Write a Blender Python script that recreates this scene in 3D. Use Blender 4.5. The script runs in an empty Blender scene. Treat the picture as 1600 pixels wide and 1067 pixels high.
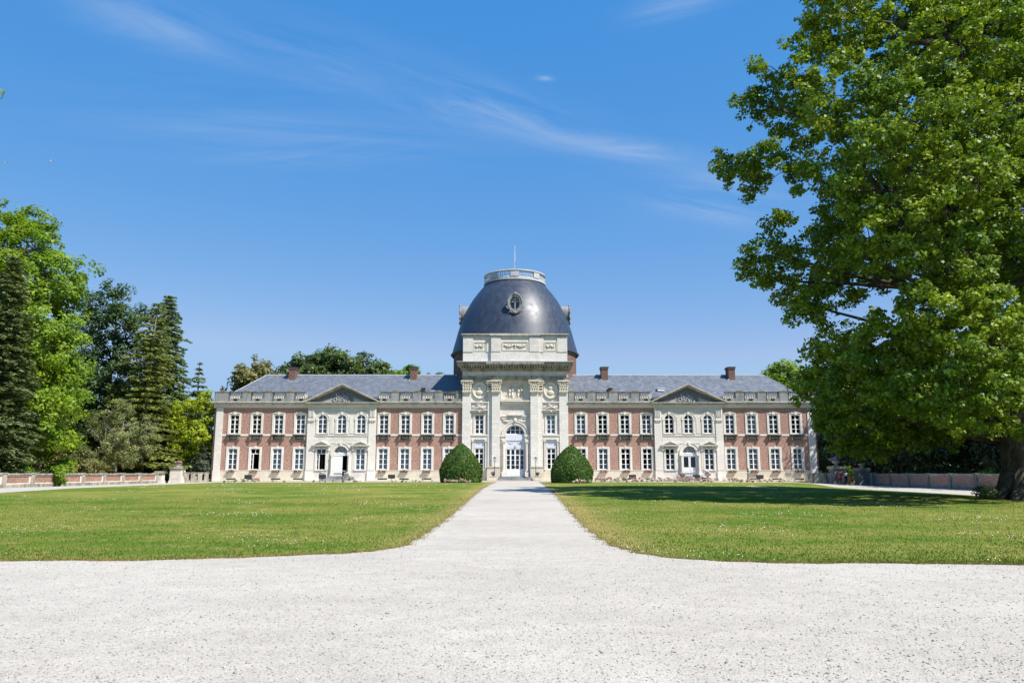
import bpy, math, random
import numpy as np
from mathutils import Vector, Matrix
R = math.radians
sc = bpy.context.scene
col = sc.collection
rnd = random.Random(7)

# ------------------------------------------------------------------ camera
EYE = 1.65
FPX = 1200.0
TH = math.atan(206 / FPX)
CT, ST = math.cos(TH), math.sin(TH)
cam_d = bpy.data.cameras.new('camera')
cam_d.lens = 27.0
cam_d.sensor_width = 36.0
cam_d.clip_start = 0.1
cam_d.clip_end = 6000
cam = bpy.data.objects.new('camera', cam_d)
cam.location = (0, 0, EYE)
cam.rotation_euler = (R(90) + TH, 0, 0)
col.objects.link(cam)
sc.camera = cam

def at(px, py, D):
    """survey point: pixel of the photo on the plane y = D, in metres"""
    u = (px - 800) / FPX
    v = (533.5 - py) / FPX
    k = D / (CT - v * ST)
    return u * k, EYE + k * (ST + v * CT)

# ------------------------------------------------------------------ world
SUN_AZ, SUN_EL = 54, 53          # azimuth to the right of straight behind the camera
w = bpy.data.worlds.new('World')
sc.world = w
w.use_nodes = True
nt = w.node_tree
nt.nodes.clear()
def N(t, typ, **kw):
    n = t.nodes.new(typ)
    for k, v in kw.items():
        if k == 'inp':
            for a, b in v.items():
                n.inputs[a].default_value = b
        else:
            setattr(n, k, v)
    return n
def mth(t, op, a, b=None, clamp=False):
    n = t.nodes.new('ShaderNodeMath'); n.operation = op; n.use_clamp = clamp
    for i, x in enumerate((a, b)):
        if x is None: continue
        if isinstance(x, (int, float)): n.inputs[i].default_value = x
        else: t.links.new(x, n.inputs[i])
    return n.outputs[0]
def mixc(t, f, a, b, mode='MIX'):
    n = t.nodes.new('ShaderNodeMix'); n.data_type = 'RGBA'; n.blend_type = mode
    for i, x in ((0, f), (6, a), (7, b)):
        if isinstance(x, (int, float)): n.inputs[i].default_value = x
        elif isinstance(x, tuple): n.inputs[i].default_value = (*x, 1) if len(x) == 3 else x
        else: t.links.new(x, n.inputs[i])
    return n.outputs[2]
def ramp(t, f, stops):
    n = t.nodes.new('ShaderNodeValToRGB')
    e = n.color_ramp.elements
    while len(e) < len(stops): e.new(0.5)
    for i, (p, c) in enumerate(stops):
        e[i].position = p
        e[i].color = (*c, 1) if isinstance(c, tuple) else (c, c, c, 1)
    t.links.new(f, n.inputs[0])
    return n.outputs[0]

sky = N(nt, 'ShaderNodeTexSky', sky_type='NISHITA', sun_disc=False)
sky.sun_elevation = R(SUN_EL)
sky.sun_rotation = R(180 - SUN_AZ)
sky.air_density = 1.0
sky.dust_density = 0.15
sky.ozone_density = 3.0
hsv = N(nt, 'ShaderNodeHueSaturation', inp={'Saturation': 1.28, 'Value': 1.0, 'Hue': 0.497})
nt.links.new(sky.outputs[0], hsv.inputs['Color'])
tc = N(nt, 'ShaderNodeTexCoord')
sep = N(nt, 'ShaderNodeSeparateXYZ'); nt.links.new(tc.outputs['Generated'], sep.inputs[0])
zz = mth(nt, 'MAXIMUM', sep.outputs[2], 0.03)
cx = mth(nt, 'DIVIDE', sep.outputs[0], zz)
cy = mth(nt, 'DIVIDE', sep.outputs[1], zz)
def plane_xy(px, py):
    x, z = at(px, py, 100)
    return x / z, 100 / z
def cirrus(p0, p1, halfw, stretch, scale, lo, hi, seed):
    """wisp drawn out along a line in the cloud layer"""
    a = Vector(plane_xy(*p0)); b_ = Vector(plane_xy(*p1)); c = (a + b_) / 2; d = b_ - a
    comb = N(nt, 'ShaderNodeCombineXYZ'); nt.links.new(cx, comb.inputs[0]); nt.links.new(cy, comb.inputs[1])
    loc = N(nt, 'ShaderNodeMapping', vector_type='TEXTURE')
    loc.inputs['Location'].default_value = (c.x, c.y, 0); loc.inputs['Rotation'].default_value = (0, 0, math.atan2(d.y, d.x))
    nt.links.new(comb.outputs[0], loc.inputs[0])
    s2 = N(nt, 'ShaderNodeSeparateXYZ'); nt.links.new(loc.outputs[0], s2.inputs[0])
    mp = N(nt, 'ShaderNodeMapping'); mp.inputs['Scale'].default_value = (1 / stretch, 1.3, 1); mp.inputs['Location'].default_value = (seed, seed * 1.7, seed)
    nt.links.new(loc.outputs[0], mp.inputs[0])
    nz = N(nt, 'ShaderNodeTexNoise', inp={'Scale': scale, 'Detail': 10, 'Roughness': 0.66, 'Distortion': 0.9})
    nt.links.new(mp.outputs[0], nz.inputs['Vector'])
    k = ramp(nt, nz.outputs[0], [(lo, 0.0), (hi, 1.0)])
    dx = mth(nt, 'DIVIDE', s2.outputs[0], d.length / 2); dy = mth(nt, 'DIVIDE', s2.outputs[1], halfw)
    d2 = mth(nt, 'ADD', mth(nt, 'MULTIPLY', dx, dx), mth(nt, 'MULTIPLY', dy, dy))
    return mth(nt, 'MULTIPLY', k, mth(nt, 'EXPONENT', mth(nt, 'MULTIPLY', d2, -1.0)))
wisps = [(cirrus((640, 150), (880, 235), 0.13, 3, 4.5, 0.36, 0.85, 0.3), 0.42), (cirrus((120, 20), (360, 90), 0.10, 3, 5, 0.38, 0.85, 3.1), 0.36),
         (cirrus((860, 235), (1060, 262), 0.07, 4, 4, 0.36, 0.8, 6.6), 0.5), (cirrus((1040, 300), (1230, 355), 0.22, 3, 2.6, 0.36, 0.8, 5.2), 0.42),
         (cirrus((990, 45), (1130, 5), 0.05, 3, 5, 0.36, 0.85, 8.2), 0.36), (cirrus((160, 195), (700, 225), 0.25, 4, 2.4, 0.42, 0.9, 12.0), 0.22),
         (cirrus((330, 60), (640, 150), 0.14, 4, 3.4, 0.42, 0.9, 14.0), 0.24), (cirrus((330, 265), (620, 245), 0.12, 4, 3, 0.42, 0.9, 17.0), 0.3),
         (cirrus((840, 138), (862, 142), 0.012, 1.5, 18, 0.25, 0.8, 2.0), 0.4)]
cl = 0.0
for w_, k_ in wisps: cl = mth(nt, 'ADD', mth(nt, 'MULTIPLY', w_, k_), cl, clamp=True)
grade = mixc(nt, 1.0, mixc(nt, 1.0, hsv.outputs[0], (1.04, 0.49, 0.20), 'MULTIPLY'), (0.0, 0.92, 3.2), 'ADD')
grade = mixc(nt, 1.0, grade, (1.95, 3.0, 4.6), 'DARKEN')
skyc = mixc(nt, cl, grade, (4.4, 4.6, 4.9))
bg = N(nt, 'ShaderNodeBackground', inp={'Strength': 0.105})
nt.links.new(skyc, bg.inputs['Color'])
wo = N(nt, 'ShaderNodeOutputWorld'); nt.links.new(bg.outputs[0], wo.inputs[0])

# ------------------------------------------------------------------ sun
sd = bpy.data.lights.new('sun', 'SUN')
sd.energy = 4.2; sd.angle = R(0.53); sd.color = (1.0, 0.955, 0.88)
sun = bpy.data.objects.new('sun', sd); col.objects.link(sun)
sdir = Vector((math.sin(R(SUN_AZ)) * math.cos(R(SUN_EL)), -math.cos(R(SUN_AZ)) * math.cos(R(SUN_EL)), math.sin(R(SUN_EL))))
sun.rotation_euler = sdir.to_track_quat('Z', 'Y').to_euler()
sun.location = (60, -60, 90)
sc.view_settings.view_transform = 'Standard'
sc.view_settings.look = 'None'
sc.view_settings.exposure = 0.85
sc.view_settings.gamma = 1.0
sc.cycles.max_bounces = 7
sc.cycles.diffuse_bounces = 3
sc.cycles.transparent_max_bounces = 6

# ------------------------------------------------------------------ materials
def mat(name, c, rough=0.8, spec=0.3, metal=0.0):
    m = bpy.data.materials.new(name); m.use_nodes = True
    b = m.node_tree.nodes['Principled BSDF']
    b.inputs['Base Color'].default_value = (*c, 1)
    b.inputs['Roughness'].default_value = rough
    b.inputs['Specular IOR Level'].default_value = spec
    b.inputs['Metallic'].default_value = metal
    return m, m.node_tree, b
def objc(t, world=False):
    if world:
        return N(t, 'ShaderNodeNewGeometry').outputs['Position']
    return N(t, 'ShaderNodeTexCoord').outputs['Object']
def wallvec(t):
    s = N(t, 'ShaderNodeSeparateXYZ'); t.links.new(objc(t, True), s.inputs[0])
    c = N(t, 'ShaderNodeCombineXYZ')
    t.links.new(mth(t, 'ADD', s.outputs[0], s.outputs[1]), c.inputs[0])
    t.links.new(s.outputs[2], c.inputs[1])
    return c.outputs[0], s
def noise(t, vec, scale, detail=4, rough=0.6, dist=0.0):
    n = N(t, 'ShaderNodeTexNoise', inp={'Scale': scale, 'Detail': detail, 'Roughness': rough, 'Distortion': dist})
    t.links.new(vec, n.inputs['Vector'])
    return n.outputs[0]
def mapping(t, vec, scale=(1, 1, 1), rot=(0, 0, 0)):
    m = N(t, 'ShaderNodeMapping'); m.inputs['Scale'].default_value = scale; m.inputs['Rotation'].default_value = rot
    t.links.new(vec, m.inputs[0]); return m.outputs[0]
def bump(t, b, h, strength=0.3, dist=0.05):
    n = N(t, 'ShaderNodeBump', inp={'Strength': strength, 'Distance': dist})
    t.links.new(h, n.inputs['Height']); t.links.new(n.outputs[0], b.inputs['Normal'])

def plain(name, c, rough=0.7, spec=0.3, metal=0.0, var=0.12, scale=3.0):
    m, t, b = mat(name, c, rough, spec, metal)
    f = noise(t, objc(t, True), scale, 5)
    lo = tuple(x * (1 - var) for x in c); hi = tuple(min(1, x * (1 + var)) for x in c)
    t.links.new(ramp(t, f, [(0.3, lo), (0.7, hi)]), b.inputs['Base Color'])
    return m

def stone(name, c, stain=(0.30, 0.27, 0.21), amt=0.5, bw=0.9, bh=0.38, streak=1.0, lo=0.52, hi=0.75):
    m, t, b = mat(name, c, 0.85, 0.2)
    v, s = wallvec(t)
    br = N(t, 'ShaderNodeTexBrick', inp={'Scale': 1.0, 'Mortar Size': 0.012, 'Brick Width': bw, 'Row Height': bh, 'Bias': 0.0})
    t.links.new(v, br.inputs['Vector'])
    br.inputs['Color1'].default_value = (*c, 1)
    br.inputs['Color2'].default_value = (*[x * 0.88 for x in c], 1)
    br.inputs['Mortar'].default_value = (*[x * 0.7 for x in c], 1)
    p = objc(t, True)
    n1 = noise(t, mapping(t, p, (1.1, 1.1, 0.45)), 1.3 * streak, 8, 0.7)
    n2 = noise(t, p, 6.0, 4)
    f = ramp(t, n1, [(lo, 0.0), (hi, 1.0)])
    cc = mixc(t, mth(t, 'MULTIPLY', f, amt), br.outputs[0], stain)
    cc = mixc(t, 1.0, cc, ramp(t, n2, [(0.3, 0.88), (0.7, 1.08)]), 'MULTIPLY')
    t.links.new(cc, b.inputs['Base Color'])
    bump(t, b, n2, 0.25, 0.03)
    return m

M = {}
M['stone'] = stone('cream_limestone', (0.69, 0.645, 0.585), amt=0.34)
M['stone_pale'] = stone('pale_limestone', (0.74, 0.70, 0.645), amt=0.18)
M['stone_trim'] = stone('trim_limestone', (0.74, 0.695, 0.63), stain=(0.42, 0.36, 0.26), amt=0.3, bw=3, bh=2)
M['stone_weathered'] = stone('weathered_limestone', (0.45, 0.41, 0.33), stain=(0.11, 0.10, 0.085), amt=0.85, lo=0.42, hi=0.64, bw=1.4, bh=0.6)
M['stone_cornice'] = stone('cornice_limestone', (0.54, 0.51, 0.445), stain=(0.16, 0.145, 0.11), amt=0.7, lo=0.45, hi=0.7, bw=2, bh=5)
M['stone_grey'] = stone('grey_bluestone', (0.31, 0.315, 0.315), stain=(0.12, 0.12, 0.11), amt=0.7, lo=0.42, hi=0.66, bw=1.2, bh=0.6)
M['stone_plinth'] = stone('plinth_limestone', (0.62, 0.56, 0.45), stain=(0.52, 0.38, 0.22), amt=0.4, bw=1.2, bh=0.42)
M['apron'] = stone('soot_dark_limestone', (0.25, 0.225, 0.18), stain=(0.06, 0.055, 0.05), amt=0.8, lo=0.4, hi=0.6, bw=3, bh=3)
M['coping'] = stone('black_crusted_coping', (0.17, 0.165, 0.15), stain=(0.05, 0.05, 0.05), amt=0.8, lo=0.4, hi=0.6, bw=2, bh=3)
M['shade_toned_wall'] = stone('shade_darkened_wall_stone', (0.22, 0.215, 0.20), stain=(0.08, 0.08, 0.075), amt=0.7, lo=0.42, hi=0.66, bw=1.2, bh=0.6)  # shade on the right wall and gate is put into this stone's colour
M['lichen'] = plain('orange_lichen_stone', (0.27, 0.20, 0.11), 0.95, 0.1, var=0.45, scale=2.5)
M['ring'] = plain('pale_grey_ring_stone', (0.44, 0.45, 0.46), 0.85, 0.2, var=0.2)
M['relief'] = plain('carved_relief_stone', (0.62, 0.56, 0.45), 0.85, 0.2, var=0.1)
M['relief_grey'] = plain('carved_grey_stone', (0.33, 0.33, 0.34), 0.85, 0.2, var=0.2)
M['tympanum'] = plain('grey_tympanum_stone', (0.15, 0.155, 0.17), 0.9, 0.15, var=0.2)

def brick(name, c1, c2, mortar):
    m, t, b = mat(name, c1, 0.9, 0.15)
    v, s = wallvec(t)
    br = N(t, 'ShaderNodeTexBrick', inp={'Scale': 1.0, 'Mortar Size': 0.011, 'Brick Width': 0.23, 'Row Height': 0.078, 'Bias': 0.0})
    t.links.new(v, br.inputs['Vector'])
    br.inputs['Color1'].default_value = (*c1, 1); br.inputs['Color2'].default_value = (*c2, 1)
    br.inputs['Mortar'].default_value = (*mortar, 1)
    p = objc(t, True)
    # blotchy courses: lime bloom and darker headers
    n1 = noise(t, mapping(t, p, (4.0, 4.0, 9.0)), 1.0, 4, 0.7)
    n2 = noise(t, p, 0.5, 5)
    cc = mixc(t, 1.0, br.outputs[0], ramp(t, n1, [(0.34, 0.55), (0.5, 1.0), (0.66, 1.5)]), 'MULTIPLY')
    cc = mixc(t, 1.0, cc, ramp(t, n2, [(0.3, 0.86), (0.7, 1.1)]), 'MULTIPLY')
    t.links.new(cc, b.inputs['Base Color'])
    bump(t, b, br.outputs['Fac'], -0.3, 0.01)
    return m
M['brick'] = brick('red_brick', (0.35, 0.15, 0.108), (0.26, 0.112, 0.085), (0.50, 0.42, 0.35))
M['brick_dark'] = brick('dark_brick', (0.19, 0.09, 0.07), (0.12, 0.06, 0.05), (0.22, 0.18, 0.15))
M['brick_wall'] = brick('garden_wall_brick', (0.33, 0.14, 0.09), (0.29, 0.13, 0.09), (0.42, 0.34, 0.27))

def slate(name, c, rough, polar=False):
    m, t, b = mat(name, c, rough, 0.5)
    if polar:
        s = N(t, 'ShaderNodeSeparateXYZ'); t.links.new(objc(t), s.inputs[0])
        an = mth(t, 'MULTIPLY', mth(t, 'ARCTAN2', s.outputs[1], s.outputs[0]), 9.0)
        cb = N(t, 'ShaderNodeCombineXYZ'); t.links.new(an, cb.inputs[0]); t.links.new(s.outputs[2], cb.inputs[1]); v = cb.outputs[0]
    else:
        v, s = wallvec(t)
    br = N(t, 'ShaderNodeTexBrick', inp={'Scale': 1.0, 'Mortar Size': 0.008, 'Brick Width': 0.22, 'Row Height': 0.11, 'Bias': 0.0})
    t.links.new(v, br.inputs['Vector'])
    br.inputs['Color1'].default_value = (*c, 1); br.inputs['Color2'].default_value = (*[x * 0.72 for x in c], 1)
    br.inputs['Mortar'].default_value = (*[x * 0.5 for x in c], 1)
    p = objc(t, True)
    n1 = noise(t, mapping(t, p, (1, 1, 0.5)), 1.6, 7, 0.7)
    n2 = noise(t, p, 14, 2)
    cc = mixc(t, 1.0, br.outputs[0], ramp(t, n1, [(0.3, 0.72), (0.5, 1.0), (0.72, 1.45)]), 'MULTIPLY')
    spk = ramp(t, n2, [(0.72, 0.0), (0.76, 1.0)])
    cc = mixc(t, mth(t, 'MULTIPLY', spk, 0.45), cc, (0.5, 0.5, 0.5))
    t.links.new(cc, b.inputs['Base Color'])
    t.links.new(ramp(t, n1, [(0.3, rough - 0.08), (0.7, rough + 0.1)]), b.inputs['Roughness'])
    bump(t, b, br.outputs['Fac'], -0.25, 0.01)
    return m
M['slate'] = slate('roof_slate', (0.145, 0.16, 0.19), 0.55)
M['dome_slate'] = slate('dome_slate', (0.042, 0.055, 0.085), 0.43, True)
M['lead'] = plain('ridge_lead', (0.42, 0.44, 0.47), 0.5, 0.5)
M['lead_dark'] = plain('gutter_lead', (0.05, 0.055, 0.065), 0.5, 0.5)
M['white'] = plain('white_paint', (0.78, 0.78, 0.77), 0.45, 0.4, var=0.04)
M['lilac'] = plain('pale_lilac_paint', (0.62, 0.63, 0.70), 0.5, 0.4, var=0.05)
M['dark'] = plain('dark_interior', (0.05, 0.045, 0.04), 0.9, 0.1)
M['void'] = plain('blackened_opening', (0.015, 0.014, 0.013), 0.9, 0.1)
M['warm'] = plain('brown_curtain', (0.24, 0.14, 0.055), 0.9, 0.1, var=0.35, scale=5)
M['blind'] = plain('grey_window_blind', (0.50, 0.55, 0.62), 0.8, 0.2, var=0.15, scale=2)
M['curtain'] = plain('pale_curtain', (0.55, 0.55, 0.55), 0.9, 0.2, var=0.25, scale=6)
M['paper'] = plain('white_paper', (0.75, 0.76, 0.78), 0.7, 0.2, var=0.05)
M['iron'] = plain('black_iron', (0.03, 0.03, 0.032), 0.5, 0.5)
M['soil'] = plain('dry_brown_soil', (0.24, 0.15, 0.08), 0.95, 0.1, var=0.4)
M['pot'] = plain('old_stone_pot', (0.33, 0.31, 0.27), 0.9, 0.2, var=0.35)
M['terracotta'] = plain('wooden_trough', (0.22, 0.13, 0.08), 0.9, 0.2, var=0.3)
M['red'] = plain('red_cloth', (0.38, 0.03, 0.04), 0.8, 0.2)
M['green_cloth'] = plain('green_cloth', (0.03, 0.22, 0.06), 0.8, 0.2)
M['grey_cloth'] = plain('grey_cloth', (0.16, 0.15, 0.17), 0.8, 0.2)
M['navy'] = plain('dark_cloth', (0.03, 0.03, 0.05), 0.8, 0.2)
M['lightblue'] = plain('pale_lilac_cloth', (0.55, 0.53, 0.70), 0.8, 0.2)
M['orange'] = plain('orange_cloth', (0.75, 0.20, 0.06), 0.8, 0.2)
M['yellow_cloth'] = plain('yellow_cloth', (0.7, 0.45, 0.12), 0.8, 0.2)
M['skin'] = plain('skin', (0.55, 0.33, 0.23), 0.6, 0.3, var=0.06)
M['hair'] = plain('brown_hair', (0.06, 0.035, 0.02), 0.7, 0.3)
M['hair2'] = plain('fair_hair', (0.35, 0.22, 0.10), 0.7, 0.3)
M['flagw'] = plain('flag_cloth', (0.6, 0.35, 0.36), 0.8, 0.2)
M['poleM'] = plain('white_pole', (0.7, 0.7, 0.7), 0.4, 0.4)
M['gull'] = plain('white_feathers', (0.8, 0.8, 0.8), 0.8, 0.2)

# glass: reflective pane one can see through
gm = bpy.data.materials.new('window_glass'); gm.use_nodes = True
t = gm.node_tree; t.nodes.clear()
gl = N(t, 'ShaderNodeBsdfGlossy', inp={'Roughness': 0.03}); gl.inputs['Color'].default_value = (0.9, 0.93, 0.95, 1)
tr = N(t, 'ShaderNodeBsdfTransparent'); tr.inputs['Color'].default_value = (0.80, 0.84, 0.86, 1)
fr = N(t, 'ShaderNodeFresnel', inp={'IOR': 1.5})
fac = mth(t, 'ADD', mth(t, 'MULTIPLY', fr.outputs[0], 1.0), 0.0, clamp=True)
mx = N(t, 'ShaderNodeMixShader'); t.links.new(fac, mx.inputs[0]); t.links.new(tr.outputs[0], mx.inputs[1]); t.links.new(gl.outputs[0], mx.inputs[2])
ou = N(t, 'ShaderNodeOutputMaterial'); t.links.new(mx.outputs[0], ou.inputs[0])
M['glass'] = gm

def leafmat(name, c, c2=None, trans=0.35, var=0.35, patch=0.35, rough=0.5, spec=0.35):
    m, t, b = mat(name, c, rough, spec)
    g = N(t, 'ShaderNodeNewGeometry')
    c2 = c2 or tuple(x * 1.5 for x in c)
    base = mixc(t, ramp(t, noise(t, g.outputs['Position'], patch, 3), [(0.35, 0.0), (0.65, 1.0)]), c, c2)
    base = mixc(t, 1.0, base, ramp(t, g.outputs['Random Per Island'], [(0.0, 1 - var), (1.0, 1 + var)]), 'MULTIPLY')
    t.links.new(base, b.inputs['Base Color'])
    tl = N(t, 'ShaderNodeBsdfTranslucent')
    t.links.new(mixc(t, 1.0, base, (1.25, 1.25, 0.55), 'MULTIPLY'), tl.inputs['Color'])
    mx = N(t, 'ShaderNodeMixShader', inp={0: trans})
    t.links.new(b.outputs[0], mx.inputs[1]); t.links.new(tl.outputs[0], mx.inputs[2])
    t.links.new(mx.outputs[0], t.nodes['Material Output'].inputs[0])
    return m
M['leaf_plane'] = leafmat('plane_tree_leaves', (0.085, 0.165, 0.012), (0.25, 0.335, 0.02), 0.34, patch=0.3)
M['leaf_bright'] = leafmat('bright_green_leaves', (0.13, 0.24, 0.02), (0.26, 0.36, 0.022), 0.4)
M['leaf_lime'] = leafmat('lime_green_leaves', (0.25, 0.33, 0.02), (0.34, 0.40, 0.022), 0.4)
M['leaf_dark'] = leafmat('dark_green_leaves', (0.055, 0.10, 0.028), (0.095, 0.15, 0.035), 0.32, spec=0.25)
M['leaf_mid'] = leafmat('mid_green_leaves', (0.07, 0.12, 0.03), (0.11, 0.165, 0.04), 0.33)
M['leaf_olive'] = leafmat('olive_leaves', (0.14, 0.16, 0.045), (0.25, 0.22, 0.075), 0.3)
M['leaf_birch'] = leafmat('pale_feathery_leaves', (0.20, 0.24, 0.09), (0.28, 0.30, 0.11), 0.3)
M['leaf_grey'] = leafmat('grey_green_leaves', (0.07, 0.095, 0.06), (0.10, 0.12, 0.07), 0.25)
M['needle'] = leafmat('spruce_needles', (0.12, 0.17, 0.065), (0.18, 0.22, 0.085), 0.25)
M['needle_fir'] = leafmat('fir_needles', (0.16, 0.22, 0.055), (0.27, 0.29, 0.065), 0.25)
M['needle_blue'] = leafmat('blue_green_needles', (0.14, 0.21, 0.09), (0.21, 0.28, 0.11), 0.25)
M['yew'] = leafmat('yew_needles', (0.055, 0.115, 0.016), (0.085, 0.155, 0.02), 0.2, patch=1.2)
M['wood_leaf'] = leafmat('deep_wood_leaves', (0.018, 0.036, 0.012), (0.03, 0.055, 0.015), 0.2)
M['bark'] = plain('brown_bark', (0.10, 0.08, 0.06), 0.95, 0.1, var=0.5, scale=2)
M['bark_grey'] = plain('grey_bark', (0.24, 0.22, 0.19), 0.95, 0.1, var=0.4, scale=2)
M['fl_pink'] = leafmat('pink_petals', (0.62, 0.24, 0.28), (0.70, 0.42, 0.45), 0.2, patch=2)
M['fl_white'] = leafmat('white_petals', (0.75, 0.72, 0.66), (0.8, 0.7, 0.7), 0.2)
M['fl_purple'] = leafmat('purple_petals', (0.28, 0.16, 0.5), (0.5, 0.38, 0.72), 0.2, patch=3)

# plane-tree bark: flaking patches
m, t, b = mat('plane_tree_bark', (0.2, 0.18, 0.14), 0.9, 0.15)
vn = N(t, 'ShaderNodeTexNoise', inp={'Scale': 2.6, 'Detail': 6, 'Roughness': 0.7, 'Distortion': 1.2})
t.links.new(mapping(t, objc(t, True), (1, 1, 0.45)), vn.inputs['Vector'])
t.links.new(ramp(t, vn.outputs[0], [(0.38, (0.04, 0.034, 0.027)), (0.5, (0.075, 0.064, 0.048)), (0.6, (0.12, 0.105, 0.08)), (0.68, (0.2, 0.19, 0.145))]), b.inputs['Base Color'])
bump(t, b, vn.outputs[0], 0.6, 0.06)
M['bark_plane'] = m

# gravel
m, t, b = mat('pale_gravel', (0.6, 0.57, 0.52), 0.95, 0.15)
p = objc(t, True)
vo = N(t, 'ShaderNodeTexVoronoi', inp={'Scale': 55.0}); t.links.new(p, vo.inputs['Vector'])
vs = N(t, 'ShaderNodeSeparateColor'); t.links.new(vo.outputs['Color'], vs.inputs[0])
grain = ramp(t, vs.outputs[0], [(0.0, 0.70), (0.25, 0.93), (0.8, 1.0), (1.0, 1.1)])
n_big = noise(t, p, 0.22, 6, 0.6)
n_mid = noise(t, p, 2.2, 6, 0.65)
n_fine = noise(t, p, 34, 4, 0.75)
n_trk = noise(t, mapping(t, p, (0.22, 0.55, 1), (0, 0, 0.05)), 0.8, 7, 0.65, 0.6)
cc = mixc(t, ramp(t, n_big, [(0.35, 0.0), (0.65, 1.0)]), (0.44, 0.40, 0.345), (0.49, 0.45, 0.392))
cc = mixc(t, 1.0, cc, ramp(t, n_mid, [(0.3, 0.90), (0.6, 1.03)]), 'MULTIPLY')
cc = mixc(t, 1.0, cc, ramp(t, n_fine, [(0.28, 0.74), (0.45, 1.0), (0.7, 1.05)]), 'MULTIPLY')
cc = mixc(t, 1.0, cc, grain, 'MULTIPLY')
cc = mixc(t, 1.0, cc, ramp(t, n_trk, [(0.35, 0.93), (0.6, 1.02)]), 'MULTIPLY')
spk = ramp(t, noise(t, p, 16, 3, 0.6), [(0.66, 0.0), (0.72, 1.0)])
cc = mixc(t, mth(t, 'MULTIPLY', spk, 0.5), cc, (0.22, 0.21, 0.19))
t.links.new(cc, b.inputs['Base Color'])
bump(t, b, mth(t, 'ADD', mth(t, 'MULTIPLY', n_fine, 0.6), mth(t, 'MULTIPLY', vo.outputs['Distance'], 0.6)), 0.55, 0.02)
M['gravel'] = m

# lawn
m, t, b = mat('lawn_grass', (0.1, 0.15, 0.03), 1.0, 0.0)
p = objc(t, True)
big = noise(t, mapping(t, p, (0.35, 0.55, 1)), 0.45, 6, 0.62)
mid = noise(t, p, 1.4, 6, 0.65)
fine = noise(t, p, 22, 3, 0.7)
g1 = mixc(t, ramp(t, big, [(0.40, 0.0), (0.60, 1.0)]), (0.085, 0.15, 0.022), (0.20, 0.205, 0.05))
g1 = mixc(t, ramp(t, mid, [(0.52, 0.0), (0.70, 0.8)]), g1, (0.29, 0.225, 0.085))
g1 = mixc(t, 1.0, g1, ramp(t, fine, [(0.3, 0.6), (0.5, 1.0), (0.72, 1.4)]), 'MULTIPLY')
# worn straw-coloured margin beside the path (trodden edge)
s = N(t, 'ShaderNodeSeparateXYZ'); t.links.new(p, s.inputs[0])
ax = mth(t, 'ABSOLUTE', mth(t, 'SUBTRACT', s.outputs[0], 0.2))
edge = mth(t, 'ADD', ax, mth(t, 'MULTIPLY', mid, 2.2))
worn = ramp(t, mth(t, 'DIVIDE', edge, 10.0), [(0.34, 1.0), (0.46, 0.0)])
g1 = mixc(t, mth(t, 'MULTIPLY', worn, 0.75), g1, (0.33, 0.25, 0.10))
t.links.new(g1, b.inputs['Base Color'])
bump(t, b, fine, 0.7, 0.04)
M['lawn'] = m
M['blade'] = leafmat('grass_blades', (0.075, 0.145, 0.02), (0.19, 0.215, 0.05), 0.3, var=0.4, patch=0.35, spec=0.04)
M['blade_dry'] = leafmat('dry_grass_blades', (0.30, 0.22, 0.08), (0.24, 0.22, 0.07), 0.2, var=0.3, patch=1.2, spec=0.1)
M['pebble'] = leafmat('pebble_stone', (0.30, 0.28, 0.255), (0.42, 0.395, 0.36), 0.0, var=0.35, patch=2, spec=0.15, rough=0.9)

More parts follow.
